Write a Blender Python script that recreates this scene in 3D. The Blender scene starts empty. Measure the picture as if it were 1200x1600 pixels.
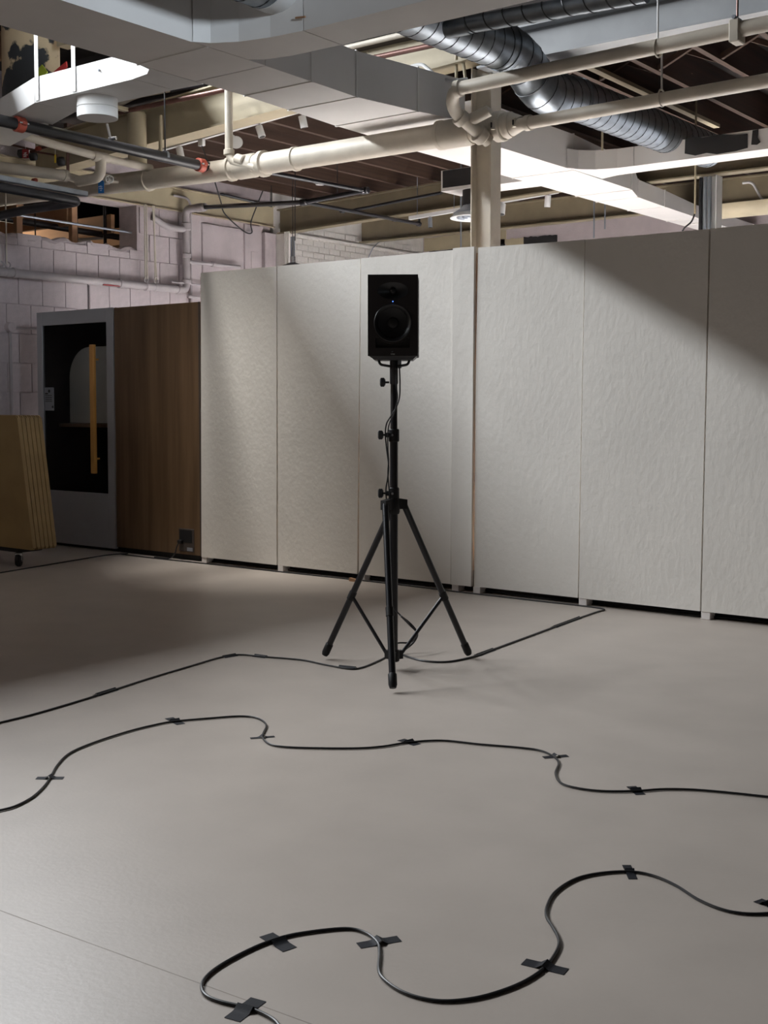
import bpy, bmesh, math, random
from mathutils import Vector, Matrix
R = math.radians
random.seed(7)
SC = bpy.context.scene
COL = SC.collection

# ------------------------------------------------------------------ camera
cd = bpy.data.cameras.new('camera'); cam = bpy.data.objects.new('camera', cd); COL.objects.link(cam)
cd.sensor_fit = 'VERTICAL'; cd.sensor_height = 36.0; cd.lens = 36.0 * 1907 / 1600
cd.shift_y = -60.043 / 1600; cd.clip_start = 0.05; cd.clip_end = 60
cam.location = (0, 0, 1.36); cam.rotation_euler = (R(90 - 3.3), 0, R(37.5))
SC.camera = cam

# ------------------------------------------------------------------ world, lights, exposure
w = bpy.data.worlds.new('world'); SC.world = w; w.use_nodes = True
w.node_tree.nodes['Background'].inputs[0].default_value = (0.75, 0.85, 1.0, 1)
w.node_tree.nodes['Background'].inputs[1].default_value = 0.0
def area(name, loc, aim, sx, sy, power, col=(1, 1, 1), spread=180):
    l = bpy.data.lights.new(name, 'AREA'); l.shape = 'RECTANGLE'; l.size = sx; l.size_y = sy
    l.energy = power; l.color = col; l.spread = R(spread)
    o = bpy.data.objects.new(name, l); COL.objects.link(o); o.location = loc
    o.rotation_euler = (Vector(aim) - Vector(loc)).to_track_quat('-Z', 'Y').to_euler()
    return o
COOL = (0.86, 0.92, 1.0); WARM = (1.0, 0.86, 0.68)
area('clerestory_daylight', (-9.02, 3.4, 5.36), (-8.02, 3.4, 4.96), 7.2, 0.22, 860, (0.92, 0.96, 1.0))
area('roof_light', (-7.9, 6.1, 5.5), (-7.15, 7.28, 1.7), 0.4, 0.3, 13, (1, 0.97, 0.92), 36)
area('rear_window_daylight', (-9.9, -3.2, 2.2), (-4.5, 2.2, 0.2), 3.0, 2.0, 52, (1, 0.84, 0.66))
area('right_window_daylight', (3.2, 2.2, 3.9), (-5.3, 4.6, 3.75), 1.2, 0.9, 11, (0.78, 0.89, 1.0), 26)
area('far_window_daylight', (-4.6, 14.35, 1.3), (-4.9, 10.2, 2.9), 6.5, 1.8, 85, (0.95, 0.96, 1.0))
area('side_window_daylight', (-2.0, 9.9, 2.3), (-5.6, 9.8, 0.0), 3.2, 0.9, 1080, (0.86, 0.92, 1.0), 52)
area('next_bay_fill', (-12.4, 8.6, 3.0), (-11.0, 8.6, 3.6), 0.5, 1.0, 14, WARM)  # unseen fill light added to brighten the timbers behind the opening
SC.view_settings.view_transform = 'Standard'; SC.view_settings.look = 'None'
SC.view_settings.gamma = 1.0; SC.view_settings.exposure = 0.0; SC.view_settings.use_curve_mapping = False
SC.cycles.max_bounces = 8; SC.cycles.diffuse_bounces = 5

# ------------------------------------------------------------------ materials
def mat(name, c, rough=0.6, metal=0.0, var=0.06, scale=6.0, bump=0.0, bscale=40.0, stretch=(1, 1, 1), c2=None, spec=0.5, alpha=1.0):
    m = bpy.data.materials.new(name); m.use_nodes = True
    nt = m.node_tree; b = nt.nodes['Principled BSDF']
    b.inputs['Roughness'].default_value = rough; b.inputs['Metallic'].default_value = metal
    b.inputs['Specular IOR Level'].default_value = spec
    tc = nt.nodes.new('ShaderNodeTexCoord'); mp = nt.nodes.new('ShaderNodeMapping')
    mp.inputs['Scale'].default_value = stretch
    nt.links.new(tc.outputs['Object'], mp.inputs[0])
    n = nt.nodes.new('ShaderNodeTexNoise'); n.inputs['Scale'].default_value = scale
    n.inputs['Detail'].default_value = 6; nt.links.new(mp.outputs[0], n.inputs['Vector'])
    r = nt.nodes.new('ShaderNodeValToRGB'); r.color_ramp.elements[0].position = 0.3; r.color_ramp.elements[1].position = 0.7
    d = c2 if c2 else tuple(max(0, v * (1 - 2 * var)) for v in c)
    r.color_ramp.elements[0].color = (*d, 1); r.color_ramp.elements[1].color = (*[min(1, v * (1 + (0 if c2 else var))) for v in c], 1)
    nt.links.new(n.outputs['Fac'], r.inputs[0]); nt.links.new(r.outputs[0], b.inputs['Base Color'])
    if bump:
        n2 = nt.nodes.new('ShaderNodeTexNoise'); n2.inputs['Scale'].default_value = bscale; n2.inputs['Detail'].default_value = 4
        nt.links.new(mp.outputs[0], n2.inputs['Vector'])
        bp = nt.nodes.new('ShaderNodeBump'); bp.inputs['Strength'].default_value = bump; bp.inputs['Distance'].default_value = 0.01
        nt.links.new(n2.outputs['Fac'], bp.inputs['Height']); nt.links.new(bp.outputs[0], b.inputs['Normal'])
    return m
M = {}
M['floor'] = mat('grey_linoleum', (0.475, 0.418, 0.37), 0.40, var=0.035, scale=3.2, bump=0.05, bscale=60)
M['panel'] = mat('off_white_board', (0.76, 0.73, 0.68), 0.7, var=0.03, scale=1.8, bump=0.34, bscale=26, stretch=(1, 1, 0.7))
M['block'] = mat('lilac_painted_block', (0.47, 0.41, 0.42), 0.7, var=0.05, scale=5, bump=0.3, bscale=45)
M['mortar'] = mat('painted_mortar', (0.455, 0.395, 0.405), 0.85, var=0.06, scale=9, bump=0.4, bscale=60)
M['wallpipe'] = mat('grey_lilac_pipe_paint', (0.36, 0.325, 0.33), 0.45, var=0.06, bump=0.1)
M['brick'] = mat('white_painted_brick', (0.74, 0.71, 0.67), 0.7, var=0.05, scale=7, bump=0.4, bscale=50)
M['cream'] = mat('cream_painted_steel', (0.42, 0.36, 0.245), 0.55, var=0.06, scale=4, bump=0.08)
M['shaded_cream'] = mat('shaded_cream_steel', (0.18, 0.148, 0.095), 0.55, var=0.08, scale=4, bump=0.08)  # cream steel darkened: the shade on the dim beams is put into the colour
M['greybeam'] = mat('grey_painted_steel', (0.30, 0.31, 0.32), 0.5, var=0.06, scale=4, bump=0.06)
M['pipe'] = mat('cream_painted_pipe', (0.55, 0.50, 0.42), 0.5, var=0.07, scale=5, bump=0.1)
M['white'] = mat('white_paint', (0.66, 0.66, 0.655), 0.5, var=0.03, scale=4, bump=0.05)
M['duct'] = mat('white_painted_duct', (0.70, 0.68, 0.66), 0.45, var=0.03, scale=2.5, bump=0.06, bscale=12)
M['galv'] = mat('galvanised_steel', (0.25, 0.28, 0.31), 0.36, 0.9, var=0.12, scale=12, bump=0.04)
M['seam'] = mat('dark_seam', (0.05, 0.055, 0.06), 0.5, 0.6)
M['steel'] = mat('dull_grey_steel', (0.30, 0.33, 0.37), 0.4, 0.7, var=0.1)
M['joist'] = mat('red_brown_joist', (0.062, 0.031, 0.018), 0.75, var=0.2, scale=5, bump=0.2, stretch=(1, 0.15, 1))
M['deck'] = mat('dark_roof_deck', (0.035, 0.027, 0.024), 0.9, var=0.2, scale=3)
M['pine'] = mat('pine_timber', (0.42, 0.24, 0.13), 0.7, var=0.2, scale=5, bump=0.1, stretch=(0.2, 1, 1))
M['black'] = mat('black_iron_pipe', (0.016, 0.016, 0.019), 0.38, 0.0, var=0.2, scale=8)
M['red'] = mat('red_oxide_coupling', (0.42, 0.075, 0.045), 0.5, var=0.15, scale=20)
M['copper'] = mat('copper_pipe', (0.15, 0.07, 0.055), 0.4, 0.4, var=0.15)
M['boothgrey'] = mat('grey_powder_coated_steel', (0.35, 0.35, 0.37), 0.45, var=0.02)
M['wood'] = mat('oak_veneer', (0.165, 0.098, 0.050), 0.5, var=0.3, scale=7, bump=0.06, stretch=(2.2, 2.2, 0.12), c2=(0.095, 0.054, 0.026))
M['handle'] = mat('light_oak_handle', (0.60, 0.30, 0.075), 0.5, var=0.1, stretch=(1, 1, 0.1))
M['dark'] = mat('dark_interior', (0.03, 0.027, 0.026), 0.8)
M['felt'] = mat('pale_grey_felt', (0.62, 0.60, 0.58), 0.9, var=0.03)
M['paper'] = mat('white_paper', (0.22, 0.23, 0.26), 0.7, var=0.02)
M['ink'] = mat('black_ink', (0.02, 0.02, 0.02), 0.7)
M['ply'] = mat('tan_laminate', (0.34, 0.23, 0.10), 0.55, var=0.1, scale=4, c2=(0.28, 0.185, 0.078))
M['plyedge'] = mat('tan_board_edge', (0.33, 0.225, 0.10), 0.6, var=0.1)
M['rubber'] = mat('black_rubber', (0.013, 0.013, 0.014), 0.55, spec=0.35)
M['stand'] = mat('black_powder_coat', (0.012, 0.012, 0.015), 0.35, 0.0, spec=0.5)
M['cab'] = mat('black_vinyl_cabinet', (0.020, 0.016, 0.016), 0.55, spec=0.35, bump=0.1, bscale=200)
M['cone'] = mat('black_cone', (0.010, 0.010, 0.012), 0.38, spec=0.5)
M['tape'] = mat('black_gaffer_tape', (0.012, 0.013, 0.018), 0.65, var=0.1, spec=0.25, bump=0.1, bscale=300)
M['cable'] = mat('black_cable', (0.016, 0.016, 0.018), 0.4)
M['blue'] = mat('blue_tag', (0.01, 0.14, 0.42), 0.5)
M['redtag'] = mat('red_tag', (0.30, 0.02, 0.025), 0.5)
M['yellow'] = mat('yellow_tag', (0.75, 0.55, 0.03), 0.5)
M['green'] = mat('yellow_green_paint', (0.38, 0.48, 0.04), 0.6)
M['redpaint'] = mat('red_paint', (0.45, 0.03, 0.03), 0.6)
M['chrome'] = mat('bright_steel', (0.6, 0.62, 0.65), 0.25, 0.9)
M['base'] = mat('dark_brown_rail', (0.06, 0.045, 0.038), 0.8)
M['seamtan'] = mat('lino_seam', (0.33, 0.28, 0.24), 0.6)
M['badge'] = mat('bright_badge', (0.9, 0.9, 0.9), 0.4)
M['lily'] = mat('white_foot_block', (0.72, 0.68, 0.66), 0.7)
# peeling paint: black islands over cream
def peel(name, base, over, scale, thr):
    m = mat(name, base, 0.65); nt = m.node_tree; b = nt.nodes['Principled BSDF']
    old = b.inputs['Base Color'].links[0].from_socket
    tc = nt.nodes.new('ShaderNodeTexCoord'); n = nt.nodes.new('ShaderNodeTexNoise'); n.inputs['Scale'].default_value = scale; n.inputs['Detail'].default_value = 5
    nt.links.new(tc.outputs['Object'], n.inputs['Vector'])
    r = nt.nodes.new('ShaderNodeValToRGB'); r.color_ramp.elements[0].position = thr; r.color_ramp.elements[1].position = thr + 0.02
    nt.links.new(n.outputs['Fac'], r.inputs[0])
    mx = nt.nodes.new('ShaderNodeMix'); mx.data_type = 'RGBA'; mx.inputs[7].default_value = (*over, 1)
    nt.links.new(r.outputs[0], mx.inputs[0]); nt.links.new(old, mx.inputs[6]); nt.links.new(mx.outputs[2], b.inputs['Base Color'])
    return m
M['peel'] = peel('peeling_black_paint', (0.60, 0.47, 0.30), (0.03, 0.033, 0.036), 2.6, 0.46)
M['blackpaint'] = mat('black_paint_patch', (0.018, 0.017, 0.018), 0.7)
g = bpy.data.materials.new('smoked_glass'); g.use_nodes = True
gb = g.node_tree.nodes['Principled BSDF']; gb.inputs['Base Color'].default_value = (0.75, 0.77, 0.78, 1)
gb.inputs['Roughness'].default_value = 0.03; gb.inputs['Transmission Weight'].default_value = 1.0; gb.inputs['IOR'].default_value = 1.08
M['glass'] = g
e = bpy.data.materials.new('blue_led'); e.use_nodes = True
eb = e.node_tree.nodes['Principled BSDF']; eb.inputs['Base Color'].default_value = (0.05, 0.1, 0.9, 1)
eb.inputs['Emission Color'].default_value = (0.08, 0.22, 1, 1); eb.inputs['Emission Strength'].default_value = 3.0
M['led'] = e

# ------------------------------------------------------------------ mesh helpers
ORG = {}
def BM(): return bmesh.new()
def box(bm, a, b, bev=0.0):
    a2 = [min(a[i], b[i]) for i in range(3)]; b2 = [max(a[i], b[i]) for i in range(3)]
    vs = [bm.verts.new((x, y, z)) for x in (a2[0], b2[0]) for y in (a2[1], b2[1]) for z in (a2[2], b2[2])]
    fs = [bm.faces.new([vs[i] for i in f]) for f in ((0, 1, 3, 2), (4, 6, 7, 5), (0, 4, 5, 1), (2, 3, 7, 6), (0, 2, 6, 4), (1, 5, 7, 3))]
    if bev:
        ed = {e for f in fs for e in f.edges}
        bmesh.ops.bevel(bm, geom=list(ed), offset=bev, segments=1, affect='EDGES')
    return vs
def hexa(bm, p):            # eight points: bottom ring of four, top ring of four
    v = [bm.verts.new(q) for q in p]
    for f in ((3, 2, 1, 0), (4, 5, 6, 7), (0, 1, 5, 4), (1, 2, 6, 5), (2, 3, 7, 6), (3, 0, 4, 7)):
        bm.faces.new([v[i] for i in f])
def prism(bm, poly, axis, lo, hi):
    def pt(u, v, t):
        return {'x': (t, u, v), 'y': (u, t, v), 'z': (u, v, t)}[axis]
    A = [bm.verts.new(pt(u, v, lo)) for u, v in poly]; B = [bm.verts.new(pt(u, v, hi)) for u, v in poly]
    n = len(poly); bm.faces.new(A); bm.faces.new(B[::-1])
    for i in range(n): bm.faces.new([A[i], B[i], B[(i + 1) % n], A[(i + 1) % n]])
def frames(pts):
    pts = [Vector(p) for p in pts]; n = len(pts); T = []
    for i in range(n):
        a = pts[max(i - 1, 0)]; b = pts[min(i + 1, n - 1)]
        if 0 < i < n - 1: t = (pts[i] - a).normalized() + (b - pts[i]).normalized()
        else: t = b - a
        T.append(t.normalized())
    u = T[0].cross(Vector((0, 0, 1)))
    if u.length < 0.01: u = T[0].cross(Vector((1, 0, 0)))
    u.normalize(); out = []
    for i in range(n):
        u = (u - T[i] * u.dot(T[i])).normalized(); out.append((pts[i], u, T[i].cross(u)))
    return out
def tube(bm, pts, r, n=14, cap=True):
    rs = r if isinstance(r, (list, tuple)) else [r] * len(pts); rings = []
    for (p, u, v), rr in zip(frames(pts), rs):
        rings.append([bm.verts.new(p + (u * math.cos(2 * math.pi * k / n) + v * math.sin(2 * math.pi * k / n)) * rr) for k in range(n)])
    for a, b in zip(rings, rings[1:]):
        for k in range(n): bm.faces.new([a[k], a[(k + 1) % n], b[(k + 1) % n], b[k]])
    if cap: bm.faces.new(rings[0][::-1]); bm.faces.new(rings[-1])
def rb(pts, rad, steps=5):   # round the corners of a path
    pts = [Vector(p) for p in pts]; out = [pts[0]]
    for a, b, c in zip(pts, pts[1:], pts[2:]):
        d1 = (a - b); d2 = (c - b); k = min(rad, d1.length * 0.49, d2.length * 0.49)
        p = b + d1.normalized() * k; q = b + d2.normalized() * k
        for i in range(steps + 1):
            t = i / steps; out.append(p * (1 - t) ** 2 + b * 2 * t * (1 - t) + q * t * t)
    out.append(pts[-1]); return out
def smooth(pts, per=6):      # Catmull-Rom through the points
    P = [Vector(p) for p in pts]; P = [P[0] * 2 - P[1]] + P + [P[-1] * 2 - P[-2]]; out = []
    for i in range(1, len(P) - 2):
        for s in range(per):
            t = s / per; a, b, c, d = P[i - 1:i + 3]
            out.append(0.5 * (2 * b + (c - a) * t + (2 * a - 5 * b + 4 * c - d) * t * t + (3 * b - a - 3 * c + d) * t ** 3))
    out.append(P[-2]); return out
def helix(bm, pts, r, pitch, w=0.005):
    fr = frames(pts); L = [0]
    for a, b in zip(fr, fr[1:]): L.append(L[-1] + (b[0] - a[0]).length)
    path = []; s = 0; step = pitch / 20; i = 0
    while s < L[-1]:
        while L[i + 1] < s: i += 1
        t = (s - L[i]) / max(1e-6, L[i + 1] - L[i]); p0, u0, v0 = fr[i]; p1, u1, v1 = fr[i + 1]
        a = 2 * math.pi * s / pitch
        path.append(p0.lerp(p1, t) + (u0.lerp(u1, t) * math.cos(a) + v0.lerp(v1, t) * math.sin(a)) * r); s += step
    tube(bm, path, w, 4)
def lathe(bm, prof, o, axis, n=32):  # profile of (radius, along) about an axis through o
    ax = Vector(axis).normalized(); u = ax.cross(Vector((0, 0, 1)))
    if u.length < 0.01: u = Vector((1, 0, 0))
    u.normalize(); v = ax.cross(u); o = Vector(o); rings = []
    for r, h in prof:
        if r < 1e-5: rings.append([bm.verts.new(o + ax * h)] * n)
        else: rings.append([bm.verts.new(o + ax * h + (u * math.cos(2 * math.pi * k / n) + v * math.sin(2 * math.pi * k / n)) * r) for k in range(n)])
    for a, b in zip(rings, rings[1:]):
        for k in range(n):
            q = []
            for x in (a[k], a[(k + 1) % n], b[(k + 1) % n], b[k]):
                if x not in q: q.append(x)
            if len(q) > 2:
                try: bm.faces.new(q)
                except ValueError: pass
def obj(name, bm, m, parent=None, label=None, cat=None, group=None, kind=None, flat=False, org=None):
    bmesh.ops.remove_doubles(bm, verts=bm.verts, dist=1e-6)
    bmesh.ops.recalc_face_normals(bm, faces=bm.faces)
    xs = [v.co for v in bm.verts]
    if parent is not None: o0 = ORG[parent.name]
    else:
        o0 = Vector(org) if org else Vector(((min(c.x for c in xs) + max(c.x for c in xs)) / 2, (min(c.y for c in xs) + max(c.y for c in xs)) / 2, min(c.z for c in xs)))
    bmesh.ops.translate(bm, verts=bm.verts, vec=-o0)
    me = bpy.data.meshes.new(name); bm.to_mesh(me); bm.free()
    me.materials.append(M[m] if isinstance(m, str) else m)
    o = bpy.data.objects.new(name, me); COL.objects.link(o)
    if not flat:
        me.shade_smooth()
        for p in me.edges: pass
        try: me.set_sharp_from_angle(angle=R(35))
        except Exception: pass
    if parent is not None:
        o.parent = parent
        if label: o['label'] = label
    else:
        o.location = o0
        tag(o, label, cat, group, kind)
    ORG[o.name] = o0
    return o
def tag(o, label=None, cat=None, group=None, kind=None):
    if label: o['label'] = label
    if cat: o['category'] = cat
    if group: o['group'] = group
    if kind: o['kind'] = kind
def thing(name, label, cat, loc, group=None):
    o = bpy.data.objects.new(name, None); COL.objects.link(o); o.location = loc; o.empty_display_size = 0.1
    ORG[o.name] = Vector(loc); tag(o, label, cat, group); return o
def part(name, m, parent, fn, *a, label=None, flat=False):
    bm = BM(); fn(bm, *a); return obj(name, bm, m, parent, label, flat=flat)
def inst(name, me, m, parent, loc, scale=(1, 1, 1), rot=(0, 0, 0)):   # a piece that shares its mesh
    o = bpy.data.objects.new(name, me); COL.objects.link(o); o.parent = parent
    o.location = Vector(loc) - ORG[parent.name]; o.scale = scale; o.rotation_euler = rot; return o
def unit_box(name, m, bev):
    bm = BM(); box(bm, (-0.5, -0.5, -0.5), (0.5, 0.5, 0.5), bev); me = bpy.data.meshes.new(name)
    bmesh.ops.recalc_face_normals(bm, faces=bm.faces); bm.to_mesh(me); bm.free(); me.materials.append(M[m]); return me

# ================================================================== THE SETTING
bm = BM(); box(bm, (-13, -6, -0.1), (4.5, 15.5, 0)); floor = obj('floor', bm, 'floor', kind='structure', flat=True, label='pale grey linoleum floor with faint mottling', org=(0, 0, 0))
bm = BM(); a, b = Vector((-2.877, 1.909, 0.0)), Vector((-1.653, 1.972, 0.0)); d = (b - a).normalized(); n = Vector((-d.y, d.x, 0)) * 0.0012
hexa(bm, [a - n, b - n, b + n, a + n, a - n + Vector((0, 0, 0.0004)), b - n + Vector((0, 0, 0.0004)), b + n + Vector((0, 0, 0.0004)), a + n + Vector((0, 0, 0.0004))]); obj('sheet_seam', bm, 'seamtan', floor, flat=True)
# left wall: mortar-coloured core with a broken-out opening, separate painted blocks in front
XW = -10.4
bm = BM()
box(bm, (-10.7, -6, 0), (XW - 0.012, 6.0, 5.9)); box(bm, (-10.7, 6.0, 0), (XW - 0.012, 9.1, 3.0)); box(bm, (-10.7, 9.1, 0), (XW - 0.012, 11.25, 5.9)); box(bm, (-10.7, 6.0, 3.53), (XW - 0.012, 9.1, 5.9))
wall_left = obj('wall_left', bm, 'mortar', kind='structure', flat=True, label='lilac painted block wall with a rough opening near the top', org=(XW, 8, 0))
bme = unit_box('block_piece', 'block', 0.02)
k = 0
for row in range(0, 12):
    z0 = 0.009 + 0.2930 * row
    off = 0.145 if row % 2 else 0.0
    for c in range(0, 14):
        y0 = 5.80 + 0.29 * c + off
        y1 = min(y0 + 0.282, 9.86); z1 = z0 + 0.285
        if y0 > 9.8: continue
        zt = z1
        if y0 < 9.1 and z1 > 3.05:
            if z0 > 3.0 and z0 < 3.5 and y1 < 9.2: continue
            zt = min(z1, 3.03 + 0.03 * math.sin(c * 2.3)) if z0 < 3.0 else z1
        if z0 >= 3.2 and y0 < 9.1: y0 = 9.105
        if y1 - y0 < 0.05: continue
        d = 0.004 * random.random()
        inst('block', bme, None, wall_left, (XW - 0.02 + d, (y0 + y1) / 2, (z0 + zt) / 2), (0.04, y1 - y0, zt - z0))
# crumbled mortar lip of the opening
bm = BM(); pts = []
for i in range(40):
    y = 6.0 + i * 3.1 / 39; pts.append((XW - 0.05, y, 3.015 + 0.02 * math.sin(i * 1.7) + random.uniform(-0.012, 0.012)))
tube(bm, pts, [0.045 + random.uniform(-0.012, 0.012) for _ in pts], 8); obj('mortar_lip', bm, 'mortar', wall_left, flat=True)
# smooth sheets right of the blocks
for y0, y1, z0, z1 in ((9.87, 10.06, 1.9, 3.53), (10.09, 10.74, 1.9, 3.45), (10.78, 11.06, 1.9, 3.52)):
    bm = BM(); box(bm, (XW - 0.02, y0, z0), (XW + 0.012, y1, z1), 0.004); obj('wall_sheet', bm, 'block', wall_left)
bm = BM(); box(bm, (XW, 10.88, 2.9), (XW + 0.02, 11.02, 3.2), 0.004); obj('access_cover', bm, 'block', wall_left)
# pilaster with ragged edge at the corner
bm = BM()
box(bm, (XW - 0.2, 11.1, 0), (XW + 0.05, 11.3, 3.46), 0.01); obj('wall_pilaster', bm, 'mortar', wall_left)
# brick wall beyond the corner
bm = BM(); box(bm, (-10.75, 11.3, 0), (XW - 0.012, 15.0, 5.9)); wall_brick = obj('wall_left_far', bm, 'brick', kind='structure', flat=True, label='white painted brick wall beyond the corner column', org=(XW, 12.5, 0))
bme2 = unit_box('brick_piece', 'brick', 0.04)
for row in range(11):
    z0 = 2.78 + row * 0.0755
    for c in range(15):
        y0 = 11.42 + c * 0.215 + (0.1075 if row % 2 else 0)
        if y0 > 14.3: continue
        inst('brick', bme2, None, wall_brick, (XW - 0.015 + random.random() * 0.004, y0 + 0.1, z0 + 0.033), (0.03, 0.204, 0.066))
bm = BM(); box(bm, (XW - 0.01, 11.75, 3.475), (XW + 0.03, 14.4, 3.505), 0.004); obj('ledge', bm, 'brick', wall_brick)
# far wall with black painted bands
bm = BM(); box(bm, (-10.7, 14.5, 0), (4, 14.8, 5.9)); wall_far = obj('wall_far', bm, 'block', kind='structure', flat=True, label='far wall behind the white panels with black paint patches', org=(-5, 14.5, 0))
for x0, x1, z0, z1, mm in ((-10.3, -9.05, 3.40, 3.545, 'blackpaint'), (-9.0, -8.72, 3.40, 3.62, 'cream'), (-8.72, -8.2, 3.42, 3.62, 'blackpaint'), (-10.39, -9.0, 3.55, 3.75, 'cream'), (-9.3, -9.02, 3.42, 3.62, 'blackpaint')):
    bm = BM(); n = 14; poly = [(x0 + (x1 - x0) * i / n, z1 + random.uniform(-0.012, 0.006)) for i in range(n + 1)] + [(x1 - (x1 - x0) * i / n, z0) for i in range(n + 1)]
    prism(bm, poly, 'y', 14.492, 14.5); obj('paint_patch', bm, mm, wall_far)
# unseen sides of the room
bm = BM(); box(bm, (4.0, -6, 0), (4.3, 15, 5.9)); obj('wall_right', bm, 'deck', kind='structure', flat=True, org=(4, 4, 0))
bm = BM(); box(bm, (-10.7, -6.3, 0), (4, -6, 5.9)); obj('wall_rear', bm, 'deck', kind='structure', flat=True, org=(-3, -6, 0))
# roof: dark deck, joists as separate pieces
bm = BM(); box(bm, (-13, 7.6, 4.14), (4, 15, 4.3)); box(bm, (-10.7, -6, 5.75), (4, 7.7, 5.9)); box(bm, (-10.7, 7.6, 4.2), (4, 7.75, 5.9)); box(bm, (-10.7, -6, 4.62), (-8.42, 7.6, 4.68))  # last slab is unseen, added to cut the clerestory light off at left
ceiling = obj('ceiling', bm, 'deck', kind='structure', flat=True, label='dark roof deck on red brown timber joists', org=(-4, 8, 4.14))
jm = unit_box('joist_piece', 'joist', 0.0)
jx = [-10.02 + 0.4935 * i for i in range(20)]
for x in jx: inst('joist', jm, None, ceiling, (x, 11.15, 4.005), (0.048, 6.6, 0.27))
for x in jx[9:18]:
    for s in (1, -1):
        L = math.hypot(0.445, 0.2)
        inst('joist_brace', jm, None, ceiling, (x + 0.2465, 8.75 + s * 0.03, 3.99), (L, 0.03, 0.04), (0, s * math.atan2(0.2, 0.445), 0))
# timbers seen through the opening: a second bay
bm = BM(); box(bm, (-13.2, 5, 2.6), (-13.0, 11.5, 5)); box(bm, (-13, 5.0, 2.6), (-10.7, 5.2, 5)); box(bm, (-13, 11.3, 2.6), (-10.7, 11.5, 5)); box(bm, (-13, 5, 2.5), (-10.7, 11.5, 2.6))
box(bm, (-13.0, 5, 4.0), (-10.7, 7.6, 4.2))
bay = obj('wall_next_bay', bm, 'deck', kind='structure', flat=True, org=(-12, 8, 2.5), label='dark bay with pine timbers seen through the broken opening')
for y0, z0 in ((6.6, 3.30), (7.2, 3.28), (7.8, 3.27), (8.4, 3.26), (9.0, 3.25), (9.7, 3.24), (10.4, 3.23)):
    bm = BM(); box(bm, (-12.95, y0, z0), (-10.72, y0 + 0.05, z0 + 0.20)); obj('timber', bm, 'pine', bay)
for y0, z0 in ((7.3, 3.12), (8.3, 3.10)):
    bm = BM(); box(bm, (-12.6, y0, z0), (-12.55, y0 + 1.6, z0 + 0.16)); obj('timber', bm, 'pine', bay)
for y0 in (7.72, 8.42):
    bm = BM(); box(bm, (-10.72, y0, 3.02), (-10.66, y0 + 0.07, 3.53)); obj('stud', bm, 'pine', bay)
for a, b, r, mm in (((-12.3, 7.6, 3.02), (-11.2, 9.4, 3.28), 0.018, 'white'), ((-11.4, 8.3, 3.06), (-11.2, 10.2, 3.12), 0.06, 'steel'), ((-10.9, 6.2, 3.30), (-10.9, 9.3, 3.24), 0.035, 'black')):
    bm = BM(); tube(bm, [a, b], r, 12); obj('pipe_run', bm, mm, bay)
bm = BM(); tube(bm, [(-10.5, 6.0, 3.27), (-10.5, 9.15, 3.24)], 0.013, 8); obj('conduit', bm, 'steel', bay)
for y in (7.35, 8.05, 8.6, 8.98):
    bm = BM(); tube(bm, [(-10.8, y, 3.0), (-10.8, y, 3.55)], 0.008 if y < 8.9 else 0.02, 6); obj('hanger_rod', bm, 'black', bay)

# ================================================================== BEAMS AND COLUMNS
def ibeam(bm, a, b, h, wd, tf=0.015, tw=0.012):   # a, b: middle of the bottom flange underside
    a = Vector(a); b = Vector(b); d = (b - a); n = Vector((-d.y, d.x, 0)).normalized()
    def bar(z0, z1, hw):
        hexa(bm, [a - n * hw + Vector((0, 0, z0)), b - n * hw + Vector((0, 0, z0)), b + n * hw + Vector((0, 0, z0)), a + n * hw + Vector((0, 0, z0)),
                  a - n * hw + Vector((0, 0, z1)), b - n * hw + Vector((0, 0, z1)), b + n * hw + Vector((0, 0, z1)), a + n * hw + Vector((0, 0, z1))])
    bar(0, tf, wd / 2); bar(tf, h - tf, tw / 2); bar(h - tf, h, wd / 2)
def beam(label, a, b, h, wd, m='cream'):
    bm = BM(); ibeam(bm, a, b, h, wd); return obj('roof_beam', bm, m, label=label, cat='beam', group=None, flat=True)
beam('cream steel roof beam at left carrying the white track lights', (-10.3, 7.7, 3.62), (-5.02, 7.7, 3.88), 0.36, 0.2)
beam('grey steel roof beam above the two thin white pipes at right', (-4.98, 7.7, 3.80), (3, 7.7, 3.80), 0.24, 0.2, 'greybeam')
beam('shaded cream steel beam running from the room corner behind the thin black pipes', (-10.33, 11.35, 3.45), (-6.2, 11.35, 3.575), 0.30, 0.13, 'shaded_cream')
beam('shadowed steel beam on top of the dark column with conduits', (-6.1, 11.35, 3.545), (3, 11.35, 3.535), 0.30, 0.14, 'shaded_cream')
beam('farthest yellow steel beam low above the panel tops', (-10.35, 13.0, 3.515), (3, 13.0, 3.50), 0.30, 0.13, 'shaded_cream')
bm = BM(); box(bm, (XW - 0.05, 5.5, 3.535), (XW + 0.03, 11.3, 3.545)); box(bm, (XW - 0.05, 5.5, 3.54), (XW, 11.3, 3.79)); box(bm, (XW - 0.05, 5.5, 3.785), (XW + 0.03, 11.3, 3.80))
obj('roof_beam', bm, 'cream', label='cream steel beam lying along the top of the block wall', cat='beam', flat=True)
def hcol(x0, x1, y0, y1, z0, z1, m, label):
    t = thing('steel_column', label, 'column', ((x0 + x1) / 2, (y0 + y1) / 2, 0))
    part('flange', m, t, box, (x0, y0, z0), (x0 + 0.012, y1, z1), 0.002); part('flange', m, t, box, (x1 - 0.012, y0, z0), (x1, y1, z1), 0.002)
    part('web', m, t, box, (x0 + 0.012, (y0 + y1) / 2 - 0.006, z0), (x1 - 0.012, (y0 + y1) / 2 + 0.006, z1))
    part('base_plate', m, t, box, (x0 - 0.04, y0 - 0.04, 0), (x1 + 0.04, y1 + 0.04, 0.02))
    return t
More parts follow.
